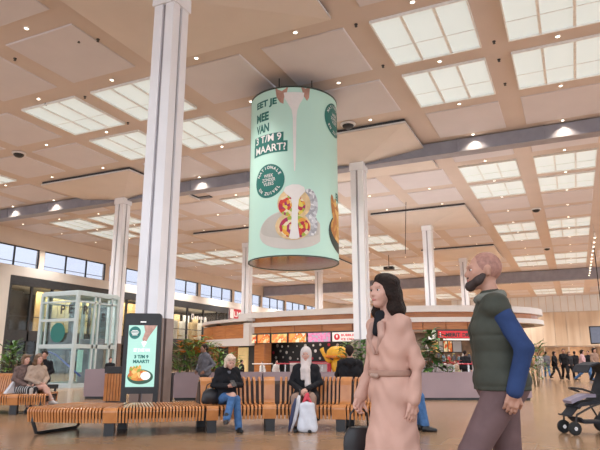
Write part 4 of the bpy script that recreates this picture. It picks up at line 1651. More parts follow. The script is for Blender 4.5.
def nets(prims, vox, k=.03, cuts=(), subs=(), mod=None):
    lo, hi = np.full(3, 1e9), np.full(3, -1e9)
    for p in prims:
        if p[0] == 'c':
            for q, r in ((p[1], p[3]), (p[2], p[4])):
                lo = np.minimum(lo, np.array(q) - r)
                hi = np.maximum(hi, np.array(q) + r)
        else:
            lo = np.minimum(lo, np.array(p[1]) - np.array(p[2]))
            hi = np.maximum(hi, np.array(p[1]) + np.array(p[2]))
    lo -= 2.5 * vox + k * .3
    hi += 2.5 * vox + k * .3
    n = np.ceil((hi - lo) / vox).astype(int) + 1
    ax = [lo[i] + np.arange(n[i]) * vox for i in range(3)]
    P = np.stack(np.meshgrid(*ax, indexing='ij'), -1).astype(np.float32)
    D = sdf(P, prims, k, cuts, subs, mod)
    ins = D < 0
    cs = [D[i:n[0] - 1 + i, j:n[1] - 1 + j, l:n[2] - 1 + l] for i in (0, 1) for j in (0, 1) for l in (0, 1)]
    C = np.stack(cs, -1)
    I = C < 0
    act = I.any(-1) & ~I.all(-1)
    idx = -np.ones(act.shape, int)
    cells = np.argwhere(act)
    idx[act] = np.arange(len(cells))
    cv = C[act]
    offs = np.array([(i, j, l) for i in (0, 1) for j in (0, 1) for l in (0, 1)], float)
    acc = np.zeros((len(cells), 3))
    cnt = np.zeros(len(cells))
    for a in range(8):
        for b in range(a + 1, 8):
            if np.abs(offs[a] - offs[b]).sum() != 1:
                continue
            da, db = cv[:, a], cv[:, b]
            m = (da < 0) != (db < 0)
            t = np.where(m, da / np.where(da - db == 0, 1, da - db), 0)
            acc += np.where(m[:, None], offs[a] + (offs[b] - offs[a]) * t[:, None], 0)
            cnt += m
    V = (cells + acc / cnt[:, None]) * vox + lo
    F = []
    for axn in range(3):
        u, w = (axn + 1) % 3, (axn + 2) % 3
        sl0 = [slice(None)] * 3
        sl1 = [slice(None)] * 3
        sl0[axn] = slice(0, n[axn] - 1)
        sl1[axn] = slice(1, n[axn])
        e = ins[tuple(sl0)] != ins[tuple(sl1)]
        pos = np.argwhere(e)
        ok = (pos[:, u] > 0) & (pos[:, w] > 0) & (pos[:, u] < n[u] - 1) & (pos[:, w] < n[w] - 1)
        pos = pos[ok]
        flip = ins[tuple(sl0)][tuple(pos.T)]
        q = []
        for du, dw in ((1, 1), (0, 1), (0, 0), (1, 0)):
            c = pos.copy()
            c[:, u] -= du
            c[:, w] -= dw
            q.append(idx[tuple(c.T)])
        q = np.stack(q, 1)
        q[~flip] = q[~flip][:, ::-1]
        F.append(q)
    F = np.concatenate(F)
    return V, F


def V3(*a):
    return np.array(a, float)


SKIN = [mat('skin_%d' % k, c, .5, var=.06, scale=14, spec=.35) for k, c in enumerate([(0.62, 0.36, 0.28), (0.52, 0.28, 0.20), (0.30, 0.16, 0.11)])]
M_EYEW = mat('eye_white', (0.75, 0.72, 0.70), .2)
M_IRIS = mat('iris_dark', (0.03, 0.02, 0.015), .15)
M_LIP = mat('lip', (0.50, 0.17, 0.15), .4)


def cloth(name, c, rough=.85, var=.12, scale=9, bump=.25):
    return mat('cloth_' + name, c, rough, var=var, scale=scale, bump=bump, spec=.2)


def rot_x(v, a):
    return V3(v[0], v[1] * math.cos(a) - v[2] * math.sin(a), v[1] * math.sin(a) + v[2] * math.cos(a))


def rot_z(v, a):
    return V3(v[0] * math.cos(a) - v[1] * math.sin(a), v[0] * math.sin(a) + v[1] * math.cos(a), v[2])


def pose_stand(lean=0.0):
    return dict(pelvis=V3(0, 0, .94), lean=lean, kL=V3(.10, -.01, .50), aL=V3(.11, .03, .085), kR=V3(-.10, -.01, .50), aR=V3(-.11, .03, .085),
                eL=V3(.25, .04, 1.14), wL=V3(.26, -.05, .90), eR=V3(-.25, .04, 1.14), wR=V3(-.26, -.05, .90), fdL=V3(0, -1, 0), fdR=V3(0, -1, 0))


def pose_walk(st=.30, lean=.05, sw=.18):
    p = pose_stand(lean)
    p['pelvis'] = V3(0, 0, .92)
    p.update(kL=V3(.09, -.26 * st / .3, .53), aL=V3(.09, -.40 * st / .3, .10), kR=V3(-.09, .05, .49), aR=V3(-.09, .38 * st / .3, .17),
             eL=V3(.25, .16, 1.16), wL=V3(.25, .10 + sw * .6, .93), eR=V3(-.25, -.06, 1.15), wR=V3(-.24, -.20 - sw * .4, .97))
    return p


def pose_sit(seat=.45, lean=-.08):
    z = seat + .115
    return dict(pelvis=V3(0, 0, z), lean=lean, kL=V3(.11, -.43, seat + .07), aL=V3(.11, -.44, .085), kR=V3(-.11, -.43, seat + .07), aR=V3(-.11, -.44, .085),
                eL=V3(.27, -.08, z + .25), wL=V3(.12, -.30, z + .14), eR=V3(-.27, -.08, z + .25), wR=V3(-.12, -.30, z + .14), fdL=V3(0, -1, 0), fdR=V3(0, -1, 0))


def person(label, pos, rz, H, pose, top, bottom, hair, shoes, skin=0, det=0, head_yaw=0.0, head_pitch=0.0, group=None, shoulder=1.0, girth=1.0, beard=None, hand_det=None):
    """front of the figure is local -Y, its left side is local +X; all lengths for a 1.75 m figure, then scaled"""
    S = H / 1.75
    R = thing('person', label, 'person', pos, rz, group)
    vb = {0: .026, 1: .016, 2: .012}[det]
    Pl = pose['pelvis']
    ln = pose['lean']

    def T(x, y, z):
        return Pl + rot_x(V3(x, y, z), ln)

    sw = .165 * shoulder
    shL, shR = T(sw, .0, .485), T(-sw, .0, .485)
    neck0, neck1 = T(0, .015, .52), T(0, .0, .62)
    hc = T(0, -.02, .715) + pose.get('head', V3(0, 0, 0))

    def HT(x, y, z):
        return hc + rot_z(rot_x(V3(x, y, z), head_pitch), head_yaw)

    g = girth

    def torso(t):
        o = [('c', T(.055, 0, .02), T(-.055, 0, .02), .135 * g + t, .135 * g + t)]
        for s in (-1, 1):
            o += [('c', T(s * .055, 0, .02), T(s * .05, -.005, .17), .135 * g + t, .115 * g + t), ('c', T(s * .05, -.005, .17), T(s * .078, -.005, .34), .115 * g + t, .118 * g + t),
                  ('c', T(s * .078, -.005, .34), T(s * .13, .0, .465), .118 * g + t, .070 + t)]
        o += [('c', shL + V3(0, 0, -.01), shR + V3(0, 0, -.01), .060 + t, .060 + t), ('c', T(0, .0, .44), T(0, .01, .52), .09 + t, .065 + t)]
        return o

    def arm(sh, el, wr, t, flare=0.0):
        return [('c', sh, el, .052 + t, .042 + t), ('c', el, wr, .041 + t, .031 + t + flare)]

    hipL, hipR = Pl + V3(.09, 0, -.02), Pl + V3(-.09, 0, -.02)

    def leg(hp, kn, an, t, flare=0.0):
        return [('c', hp, kn, .092 * g + t, .062 + t), ('c', kn, an, .058 + t, .042 + t + flare)]

    def emit(nm, prims, vox, m_, k=.03, cuts=(), subs=(), mod=None, lab=None):
        v, f = nets(prims, vox, k, cuts, subs, mod)
        o = build(nm, v * S, f, m_, R, True)
        if lab:
            o['label'] = lab
        return o

    # ---- body: one mesh (trunk and limbs, with finer head and hands grown into it)
    bv, bf, bm_ = [], [], []

    def put(v, f, mi):
        n0 = sum(len(q) for q in bv)
        bv.append(np.array(v))
        bf.append(np.array([list(q) for q in f]) + n0 if len(f) else np.zeros((0, 4), int))
        bm_.extend([mi] * len(f))

    prims = torso(-.012) + arm(shL, pose['eL'], pose['wL'], -.008) + arm(shR, pose['eR'], pose['wR'], -.008)
    prims += leg(hipL, pose['kL'], pose['aL'], -.008) + leg(hipR, pose['kR'], pose['aR'], -.008)
    prims += [('c', neck0, neck1, .058, .052)]
    for an, fd in ((pose['aL'], pose['fdL']), (pose['aR'], pose['fdR'])):
        prims.append(('c', an + V3(0, 0, -.03), an + fd * .13 + V3(0, 0, -.055), .035, .025))
    if det == 0:
        prims += [('e', HT(0, .005, .025), (.078, .097, .105)), ('c', HT(0, -.035, -.04), HT(0, -.05, -.075), .058, .042), ('c', HT(0, -.095, .01), HT(0, -.108, -.02), .01, .014)]
        for wr, el in ((pose['wL'], pose['eL']), (pose['wR'], pose['eR'])):
            d = (wr - el) / np.linalg.norm(wr - el)
            prims.append(('c', wr, wr + d * .11, .035, .03))
    v, f = nets(prims, vb, .035)
    put(v, f, 0)
    mats_ = [SKIN[skin], M_EYEW, M_IRIS, M_LIP]
    if det:
        hv = .0075 if det == 2 else .010
        hp = [('e', HT(0, .012, .03), (.076, .098, .100)), ('c', HT(0, -.03, -.035), HT(0, -.055, -.078), .06, .036), ('e', HT(0, -.055, -.02), (.058, .045, .075)),
              ('c', HT(0, -.092, .02), HT(0, -.113, -.018), .009, .013), ('c', HT(.012, -.098, -.02), HT(-.012, -.098, -.02), .009, .009),
              ('c', HT(.035, -.088, .035), HT(-.035, -.088, .035), .014, .014), ('c', HT(.05, -.07, -.01), HT(.035, -.075, -.03), .02, .02), ('c', HT(-.05, -.07, -.01), HT(-.035, -.075, -.03), .02, .02),
              ('c', HT(.018, -.094, -.052), HT(-.018, -.094, -.052), .009, .009), ('c', HT(0, -.085, -.085), HT(0, -.083, -.088), .02, .02),
              ('c', HT(.078, .01, .02), HT(.078, .012, -.02), .016, .010), ('c', HT(-.078, .01, .02), HT(-.078, .012, -.02), .016, .010),
              ('c', HT(0, .02, -.06), neck0 + (neck1 - neck0) * .3, .05, .055)]
        subs = [('e', HT(s * .033, -.108, .012), (.02, .018, .013)) for s in (-1, 1)]
        v, f = nets(hp, hv, .018, (), subs)
        put(v, f, 0)
        for s in (-1, 1):
            v, f = nets([('e', HT(s * .033, -.083, .012), (.013, .012, .0075))], .004, .002)
            put(v, f, 1)
            v, f = nets([('e', HT(s * .033, -.0925, .012), (.0075, .005, .007))], .003, .001)
            put(v, f, 2)
            v, f = nets([('c', HT(s * .018, -.099, .036), HT(s * .05, -.088, .037), .004, .003)], .004, .002)
            put(v, f, 2)
        v, f = nets([('c', HT(.02, -.098, -.051), HT(-.02, -.098, -.051), .005, .005), ('c', HT(.016, -.101, -.058), HT(-.016, -.101, -.058), .006, .006), ('c', HT(0, -.104, -.056), HT(0, -.104, -.05), .006, .006)], .004, .006)
        put(v, f, 3)
        for side, wr, el, cu in ((1, pose['wL'], pose['eL'], pose.get('curlL', .5)), (-1, pose['wR'], pose['eR'], pose.get('curlR', .5))):
            d = (wr - el) / np.linalg.norm(wr - el)
            pn = pose.get('palmL' if side > 0 else 'palmR', V3(-side, 0, 0))      # direction the palm faces
            pn = pn - d * (pn @ d)
            pn /= np.linalg.norm(pn)
            sd = np.cross(d, pn) * side                                          # towards the thumb
            hp = [('c', wr - d * .03, wr + d * .03, .028, .030), ('c', wr + d * .035 + sd * .024, wr + d * .085 + sd * .028, .016, .015), ('c', wr + d * .035 - sd * .024, wr + d * .075 - sd * .028, .016, .014),
                  ('c', wr + d * .04, wr + d * .085, .019, .015)]
            for q, (o_, l_) in enumerate([(.032, .070), (.011, .080), (-.011, .074), (-.032, .058)]):
                b0 = wr + d * (.088 - .004 * abs(q - 1)) + sd * o_
                p0 = b0
                dd = d
                for s_ in range(3):
                    a_ = cu * (.5 + .55 * s_)
                    dd = d * math.cos(a_) + pn * math.sin(a_)
                    p1_ = p0 + dd * l_ * (.45, .32, .23)[s_]
                    hp.append(('c', p0, p1_, .0092 - .0008 * s_, .0088 - .0009 * s_))
                    p0 = p1_
            t0 = wr + d * .028 + sd * .026
            t1 = t0 + d * .035 + sd * .028 + pn * .012
            t2 = t1 + d * .030 + sd * .004 + pn * (.010 + .02 * cu)
            hp += [('c', t0, t1, .014, .0105), ('c', t1, t2, .0105, .0085)]
            v, f = nets(hp, .0052 if det == 2 else .007, .006)
            put(v, f, 0)
    nv = np.concatenate(bv) * S
    nf = np.concatenate(bf)
    build('body', nv, nf, mats_, R, True, bm_)

    # ---- trousers
    if bottom:
        t = bottom.get('t', .014)
        pr = leg(hipL, pose['kL'], pose['aL'], t, bottom.get('flare', .012)) + leg(hipR, pose['kR'], pose['aR'], t, bottom.get('flare', .012)) + torso(t)[:1]
        sl = bottom.get('side_split', True)
        cuts = [(T(0, 0, .12), rot_x(V3(0, 0, 1), ln))]
        for part_, hp_ in ((('L'), hipL), (('R'), hipR)):
            pass
        dL = pose['aL'] - pose['kL']
        cuts += []
        zc = bottom.get('hem', .09)
        if bottom.get('cutz', True):
            cuts.append((V3(0, 0, zc), V3(0, 0, -1)))
        emit(bottom.get('name', 'trousers'), pr, vb, bottom['m'], .02, cuts, (), bottom.get('mod'))
    # ---- shoes
    for an, fd in ((pose['aL'], pose['fdL']), (pose['aR'], pose['fdR'])):
        so = an + V3(0, 0, -.085)
        fdn = fd / np.linalg.norm(fd)
        zz = V3(0, 0, 1)
        pr = [('c', an + fdn * -.025 + V3(0, 0, -.04), an + fdn * .06 + V3(0, 0, -.045), .046, .046), ('c', an + fdn * .06 + V3(0, 0, -.05), an + fdn * .16 + V3(0, 0, -.058), .044, .034), ('c', an + V3(0, 0, -.03), an + V3(0, 0, shoes.get('h', .02)), .048, .05)]
        emit('shoe', pr, max(vb * .8, .01), shoes['m'], .02, [(so + V3(0, 0, 0.002), (0, 0, -1))])
    # ---- upper garment
    t = top.get('t', .02)
    pr = torso(t)
    sl = top.get('sleeves', True)
    cutz = []
    if sl:
        pr += arm(shL, pose['eL'], pose['wL'], t * .5, top.get('cuff', .006)) + arm(shR, pose['eR'], pose['wR'], t * .5, top.get('cuff', .006))
    if top.get('collar', True):
        pr += [('c', neck0 + V3(0, 0, -.02), neck0 + (neck1 - neck0) * .35, .062 + t * .5, .060 + t * .4)]
    for q in top.get('extra', []):
        pr.append((q[0], *[T(*c) if i_ < (2 if q[0] == 'c' else 1) else c for i_, c in enumerate(q[1:])]))
    for q in top.get('extra_abs', []):
        pr.append(q)
    cuts = list(top.get('cuts_abs', []))
    if 'hem' in top:
        hz = top['hem']
        cuts.append((V3(0, 0, hz), V3(0, 0, -1)))
    else:
        cuts.append((T(0, 0, top.get('low', -.08)), rot_x(V3(0, 0, -1), ln)))
        if sl and pose['wL'][2] < T(0, 0, top.get('low', -.08))[2] + .05:
            cuts = list(top.get('cuts_abs', []))
    emit(top.get('name', 'jacket'), pr, vb, top['m'], top.get('k', .02), cuts, (), top['mod'](T) if 'mod' in top else ((lambda P: .0045 * np.sin(P[..., 2] * 55 + 6 * np.sin(P[..., 0] * 14 + P[..., 1] * 9))) if det else None))
    if 'sleeve_m' in top:
        pr = arm(shL, pose['eL'], pose['wL'], .012, .006) + [('c', shL, shL + V3(0, 0, .001), .07, .07)]
        emit('sleeve', pr, vb, top['sleeve_m'], .02)
        pr = arm(shR, pose['eR'], pose['wR'], .012, .006) + [('c', shR, shR + V3(0, 0, .001), .07, .07)]
        emit('sleeve', pr, vb, top['sleeve_m'], .02)
    for q in top.get('parts', []):
        nm, prims_, m_, kw = q
        emit(nm, [(p_[0], *[T(*c) if i_ < (2 if p_[0] == 'c' else 1) else c for i_, c in enumerate(p_[1:])]) for p_ in prims_], vb * .8, m_, .015, **kw)

    # ---- hair
    hk = hair['kind']
    hm = hair['m']
    hvx = .009 if det else .02
    face = [('e', HT(0, -.105, -.03), (.066, .075, .105))]
    skull = [('e', HT(0, .022, .042), (.088, .104, .102))]
    if hk == 'short':
        emit('hair', skull + [('c', HT(0, .08, .0), HT(0, .07, -.05), .05, .04)], hvx, hm, .03, (), face)
    elif hk == 'crop':
        emit('hair', [('e', HT(0, .02, .036), (.081, .100, .100))], hvx, hm, .03, (), face)
    elif hk == 'bob':
        pr = skull + [('c', HT(s * .07, .02, .03), HT(s * .078, .0, -.085), .042, .03) for s in (-1, 1)] + [('c', HT(0, .08, .02), HT(0, .07, -.08), .06, .05), ('c', HT(-.05, -.06, .09), HT(.05, -.06, .095), .03, .03)]
        emit('hair', pr, hvx, hm, .03, (), [('e', HT(0, -.12, -.045), (.056, .08, .095))])
    elif hk == 'long':
        ll = hair.get('len', .3)
        pr = [('e', HT(0, .026, .044), (.095, .112, .108))] + [('c', HT(s * .065, .02, .03), HT(s * .085, .03, -.12), .045, .05) for s in (-1, 1)] + [('c', HT(s * .085, .03, -.12), HT(s * .10, .05, -ll * .8), .05, .03) for s in (-1, 1)] + [('c', HT(0, .07, .0), HT(0, .10, -ll * .6), .075, .075), ('c', HT(.05, .09, -.08), HT(.06, .10, -ll), .05, .03), ('c', HT(-.05, .09, -.08), HT(-.05, .10, -ll * .95), .05, .03)]
        emit('hair', pr, hvx, hm, .04, (), face, (lambda P: .006 * np.sin(P[..., 2] * 60 + P[..., 0] * 25)) if det else None)
    elif hk == 'scarf':
        pr = [('e', HT(0, .015, .035), (.100, .118, .118)), ('c', HT(0, .02, -.03), neck0 + V3(0, 0, .0), .098, .095), ('c', HT(.0, -.02, -.10), T(0, -.10, .46), .085, .08),
              ('c', T(.03, -.13, .45), T(.05, -.165, .20), .055, .05), ('c', T(.05, -.165, .20), T(.055, -.17, .06), .05, .035), ('c', T(-.04, -.12, .46), T(-.05, -.15, .30), .05, .03)]
        emit('headscarf', pr, hvx, hm, .035, (), [('e', HT(0, -.125, -.02), (.056, .06, .088))])
    elif hk == 'hood':
        emit('hair', skull, hvx, hm, .03, (), face)
    if beard:
        emit('beard', [('c', HT(.05, -.05, -.055), HT(.0, -.09, -.09), .028, .03), ('c', HT(-.05, -.05, -.055), HT(.0, -.09, -.09), .028, .03), ('c', HT(.062, -.02, -.03), HT(.05, -.05, -.06), .02, .025), ('c', HT(-.062, -.02, -.03), HT(-.05, -.05, -.06), .02, .025),
                       ('c', HT(.02, -.102, -.036), HT(-.02, -.102, -.036), .008, .008)], .008, beard, .02, (), [('e', HT(0, -.12, -.052), (.02, .02, .008))])
    return R, T, HT, S


def face_to(fx, fy):
    return math.atan2(fx, -fy)


def face_px(right, toward):
    """heading given in camera terms: right = to the picture's right, toward = at the camera"""
    v = RGT[:2] * right - FH[:2] * toward
    return face_to(v[0], v[1])


C_PINK = cloth('trench_pink', (0.60, 0.36, 0.285), .8, var=.08, scale=5)
C_BLACK = cloth('black', (0.016, 0.016, 0.019))
C_BLACK2 = cloth('charcoal', (0.035, 0.035, 0.04))
C_JEAN = cloth('denim', (0.07, 0.16, 0.34), .85, var=.25, scale=16)
C_NAVY = cloth('navy', (0.03, 0.055, 0.145), .85, var=.15)
C_OLIVE = cloth('olive_quilt', (0.062, 0.066, 0.052), .7, var=.15)
C_MAUVE = cloth('mauve_trousers', (0.16, 0.10, 0.10), .85, var=.12)
C_GREY = cloth('grey_knit', (0.14, 0.14, 0.16))
C_BEIGE = cloth('beige_knit', (0.48, 0.36, 0.28))
C_BROWN = cloth('brown_knit', (0.16, 0.11, 0.10), var=.3, scale=20)
C_TAUPE = cloth('taupe_skirt', (0.33, 0.22, 0.17))
C_SCARF = cloth('scarf_pale', (0.66, 0.58, 0.55), .8)
C_WHITE = cloth('white', (0.7, 0.68, 0.66))
C_PINKTOP = cloth('pink_top', (0.62, 0.40, 0.42))
C_STRIPE = mat('cloth_striped', (0.02, 0.02, 0.025), .9)
_nt = C_STRIPE.node_tree
_w = _nt.nodes.new('ShaderNodeTexWave')
_w.bands_direction = 'Y'
_w.inputs['Scale'].default_value = 5
_r = _nt.nodes.new('ShaderNodeValToRGB')
_r.color_ramp.elements[0].position = .68
_r.color_ramp.elements[0].color = (.018, .018, .022, 1)
_r.color_ramp.elements[1].position = .72
_r.color_ramp.elements[1].color = (.5, .48, .46, 1)
_tc = _nt.nodes.new('ShaderNodeTexCoord')
_nt.links.new(_tc.outputs['Object'], _w.inputs['Vector'])
_nt.links.new(_w.outputs['Fac'], _r.inputs['Fac'])
_nt.links.new(_r.outputs['Color'], _nt.nodes['Principled BSDF'].inputs['Base Color'])
H_DARK = mat('hair_dark', (0.020, 0.011, 0.008), .65, var=.5, scale=45, bump=.8, spec=.2)
H_BROWN = mat('hair_brown', (0.16, 0.085, 0.04), .5, var=.35, scale=30, bump=.4)
H_BLONDE = mat('hair_blonde', (0.66, 0.53, 0.42), .5, var=.25, scale=30, bump=.4)
H_STUB = mat('hair_stubble', (0.38, 0.185, 0.14), .6, var=.2, scale=40)
S_BLACK = mat('shoe_black', (0.015, 0.015, 0.016), .4)
S_WHITE = mat('shoe_white', (0.65, 0.62, 0.6), .5)
S_TAN = mat('shoe_tan', (0.45, 0.3, 0.24), .5)

# ---- walking woman in the pink trench coat
pos = at(390, 4.1, 0, 1.3)
pw = pose_walk(.16, .03)
pw['kL'] = V3(.07, -.09, .50)
pw.update(eL=V3(.215, .07, 1.14), wL=V3(.215, .02, .89), eR=V3(-.235, -.01, 1.15), wR=V3(-.225, -.12, .90), palmL=V3(-1, 0, 0), curlL=.6, curlR=1.1)
HEM = .53
coat = dict(name='trench_coat', m=C_PINK, t=.008, hem=HEM, cuff=.014, k=.03, extra_abs=[
    ('c', V3(.05, .01, .92), V3(.09, -.02, .46), .12, .14), ('c', V3(-.05, .01, .92), V3(-.09, .0, .46), .12, .14), ('c', V3(0, .03, .9), V3(0, .07, .46), .12, .13), ('c', V3(.03, -.03, .9), V3(.04, -.13, .46), .12, .13)],
    mod=lambda T: (lambda P: .006 * np.sin(np.arctan2(P[..., 1], P[..., 0]) * 9 + P[..., 2] * 3) * np.clip((1.0 - P[..., 2]) * 2.2, 0, 1) + .004 * np.sin(P[..., 2] * 42 + 5 * np.sin(P[..., 0] * 13 + P[..., 1] * 9)) + .014 * np.exp(-((P[..., 2] - 1.07) / .03) ** 2)),
    parts=[('belt', [('c', (.05, -.005, .135), (-.05, -.005, .135), .132, .132)], cloth('belt_pink', (0.42, 0.25, 0.19)), dict(cuts=[(V3(0, 0, 1.085), (0, 0, 1)), (V3(0, 0, 1.04), (0, 0, -1))])),
           ('lapel', [('c', (.05, -.095, .48), (.075, -.112, .40), .03, .026), ('c', (.075, -.112, .40), (.015, -.122, .28), .026, .010), ('c', (-.05, -.095, .48), (-.075, -.112, .40), .03, .026), ('c', (-.075, -.112, .40), (-.015, -.122, .28), .026, .010)], cloth('lapel_pink', (0.50, 0.31, 0.25)), {}),
           ('inner_top', [('c', (0, -.06, .545), (0, -.105, .43), .045, .03)], C_BLACK, {}),
           ('buckle', [('c', (.03, -.142, .13), (-.03, -.142, .13), .018, .018)], S_TAN, {}),
           ('coat_collar', [('c', (.065, .02, .54), (.045, -.07, .50), .022, .022), ('c', (-.065, .02, .54), (-.045, -.07, .50), .022, .022), ('c', (.06, .05, .545), (-.06, .05, .545), .024, .024)], C_PINK, {})])
W, WT, WH, WS = person('long haired woman in belted pink trench coat walking left', pos, face_px(-.90, .44), 1.68, pw, coat,
                       dict(m=C_BLACK, t=-.004, name='trousers', flare=.0), dict(kind='long', m=H_DARK, len=.40), dict(m=S_BLACK), 0, 2, head_yaw=.16, girth=.92)
# black tote bag in her far hand
bw = np.array([W.matrix_basis @ Vector(tuple(pw['wR'] * WS))]).reshape(3)
tb = thing('tote_bag', 'black bag carried low by the woman in pink coat', 'bag', (bw[0] - .02, bw[1], .34), face_px(-.93, .36))
tb.scale = (.8, .72, .85)
tb.location.z = .40
v, f = nets([('e', (0, 0, .16), (.07, .17, .18)), ('c', (0, -.12, .05), (0, .12, .05), .06, .06)], .015, .04, [((0, 0, .30), (0, 0, 1))])
build('bag_body', v, f, mat('bag_black', (0.02, 0.018, 0.02), .45), tb, True)
MB().tube([(0, -.10, .27), (0, -.09, .40), (0, 0, .475), (0, .09, .40), (0, .10, .27)], .010, 8).build('bag_handle', S_BLACK, tb, True)

# ---- walking man in quilted vest
pos = at(499, 3.85, 0, 1.2)
pm = pose_walk(.28, .06)
pm.update(kL=V3(.09, -.22, .53), aL=V3(.09, -.20, .12), kR=V3(-.09, .02, .49), aR=V3(-.09, .30, .15),
          eL=V3(.255, .10, 1.14), wL=V3(.235, .03, .90), eR=V3(-.25, .05, 1.15), wR=V3(-.22, .0, .92), curlL=.9, palmL=V3(-1, 0, 0))


def quilt(T):
    return lambda P: .010 - .012 * np.abs(np.sin((P[..., 2] - .02) * PI / .10)) ** .3


vest = dict(name='quilted_vest', m=C_OLIVE, t=.026, hem=.895, sleeves=False, sleeve_m=C_NAVY, mod=quilt,
            parts=[('vest_collar', [('c', (.07, .04, .55), (.055, -.07, .545), .034, .03), ('c', (-.07, .04, .55), (-.055, -.07, .545), .034, .03), ('c', (.06, .06, .555), (-.06, .06, .555), .036, .036)], cloth('collar_grey', (0.19, 0.19, 0.16)), {})])
person('bald bearded man in olive quilted vest and blue sleeves walking left', pos, face_px(-.97, -.16), 1.80, pm, vest,
       dict(m=C_MAUVE, t=.020, flare=.02), dict(kind='crop', m=H_STUB), dict(m=S_BLACK), 1, 2, head_yaw=.10, girth=1.02, shoulder=1.08, beard=mat('beard_dark', (0.05, 0.03, 0.025), .7, var=.3, scale=40))


def seat_at(fr, O, s, inset, z=0.0):
    p, a = fr(s)
    return (O[0] + p[0] - math.sin(a) * inset, O[1] + p[1] + math.cos(a) * inset, z), a


# ---- blonde woman on the bench looking at her phone
def s_of(fr, O, T_, px):
    return min((abs(proj((O[0] + fr(s)[0][0], O[1] + fr(s)[0][1], .43))[0] - px), s) for s in np.linspace(0, T_, 200))[1]


p_, a_ = seat_at(bfr, BO, s_of(bfr, BO, BT, 231), .40)
ps = pose_sit(.46, .16)
ps.update(kL=V3(.06, -.42, .56), aL=V3(.10, -.46, .085), kR=V3(-.02, -.44, .63), aR=V3(-.17, -.58, .25), fdR=V3(-.45, -.8, -.15),
          eL=V3(.27, -.08, .80), wL=V3(.06, -.30, .80), eR=V3(-.27, -.08, .80), wR=V3(-.08, -.30, .79), palmL=V3(-.3, .3, 1), palmR=V3(.3, .3, 1), curlL=.7, curlR=.9, head=V3(0, -.07, -.06))
B, BTt, BH, BS = person('blonde woman in black jacket and jeans sitting on bench with phone', p_, a_ + .10, 1.56, ps,
                        dict(name='jacket', m=C_BLACK, t=.022, low=-.06, parts=[('jacket_collar', [('c', (.075, .03, .54), (.0, -.105, .47), .024, .022), ('c', (-.075, .03, .54), (.0, -.105, .47), .024, .022), ('c', (.075, .03, .54), (-.075, .03, .54), .026, .026)], C_GREY, {})]),
                        dict(m=C_JEAN, t=.012, cutz=False), dict(kind='bob', m=H_BLONDE), dict(m=S_BLACK, h=.06), 0, 1, head_pitch=.42)
ph = V3(.0, -.40, .84) * BS
phw = B.matrix_basis @ Vector((0, 0, 0))
Mb = Matrix.Translation(Vector(p_)) @ Matrix.Rotation(a_ + .10, 4, 'Z')
pp = Mb @ Vector(tuple(ph))
fo = thing('smartphone', 'dark smartphone held by the seated blonde woman', 'phone', tuple(pp), a_ + .10)
pb_ = MB().box((0, 0, 0), (.075, .012, .15))
build('case', [(x, y + z * .8, z * .6) for x, y, z in pb_.v], pb_.f, M_BLACK, fo)
pb_ = MB().box((0, .008, 0), (.066, .004, .138))
build('screen', [(x, y + z * .8 + .004, z * .6 + .004) for x, y, z in pb_.v], pb_.f, mat('phone_screen', (0.3, 0.35, 0.4), .1, emit=.3), fo)
# her bag on the bench
q_, qa = seat_at(bfr, BO, s_of(bfr, BO, BT, 214.5), .36)
hb = thing('handbag', 'black handbag on bench beside the seated blonde woman', 'bag', (q_[0], q_[1], .418), qa)
v, f = nets([('e', (0, 0, .12), (.14, .10, .13)), ('c', (-.09, 0, .05), (.09, 0, .05), .06, .06)], .015, .04, [((0, 0, .0), (0, 0, -1))])
build('bag_body', v, f, mat('bag_black', (0.02, 0.018, 0.02), .45), hb, True)
MB().tube([(-.08, 0, .22), (-.06, 0, .30), (0, 0, .33), (.06, 0, .30), (.08, 0, .22)], .009, 8).build('bag_handle', S_BLACK, hb, True)

# ---- woman in headscarf and long black coat
p_, a_ = seat_at(bfr, BO, s_of(bfr, BO, BT, 305), .40)
ps = pose_sit(.43, -.02)
ps.update(kL=V3(.13, -.42, .53), aL=V3(.12, -.45, .085), kR=V3(-.13, -.42, .53), aR=V3(-.12, -.45, .085), eL=V3(.26, -.06, .78), wL=V3(.05, -.36, .68), eR=V3(-.26, -.06, .78), wR=V3(-.05, -.36, .66),
          palmL=V3(-.5, 0, -1), palmR=V3(.5, 0, -1), curlL=.8, curlR=.8)
person('woman in pale headscarf and long black coat sitting on bench', p_, a_ - .02, 1.67, ps,
       dict(name='long_coat', m=C_BLACK, t=.022, hem=.17, extra_abs=[('c', V3(.12, .0, .56), V3(.17, -.30, .53), .11, .08), ('c', V3(-.12, .0, .56), V3(-.17, -.30, .53), .11, .08),
                                                                     ('c', V3(.19, -.30, .50), V3(.20, -.33, .16), .065, .07), ('c', V3(-.19, -.30, .50), V3(-.20, -.33, .16), .065, .07)]),
       dict(m=C_TAUPE, t=.028, flare=.03, name='wide_trousers'), dict(kind='scarf', m=C_SCARF), dict(m=S_BLACK), 0, 1, head_pitch=.08)
Mh = Matrix.Translation(Vector(p_)) @ Matrix.Rotation(a_, 4, 'Z')
o_ = Mh @ Vector((.06, -.52, 0))
sb = thing('shopping_bag', 'white plastic shopping bag with red top between headscarf womans feet', 'bag', (o_.x, o_.y, 0), a_)
v, f = nets([('c', (-.09, 0, .07), (.09, 0, .07), .07, .07), ('c', (-.09, 0, .07), (-.075, 0, .40), .07, .045), ('c', (.09, 0, .07), (.075, 0, .40), .07, .045), ('c', (-.07, 0, .42), (.07, 0, .42), .035, .035), ('c', (0, 0, .1), (0, 0, .40), .09, .05)], .014, .05, [((0, 0, 0.004), (0, 0, -1))], (), lambda P: .006 * np.sin(P[..., 0] * 40 + P[..., 2] * 25))
build('bag_body', v, f, mat('plastic_white', (0.66, 0.68, 0.74), .4, var=.1, scale=10), sb, True)
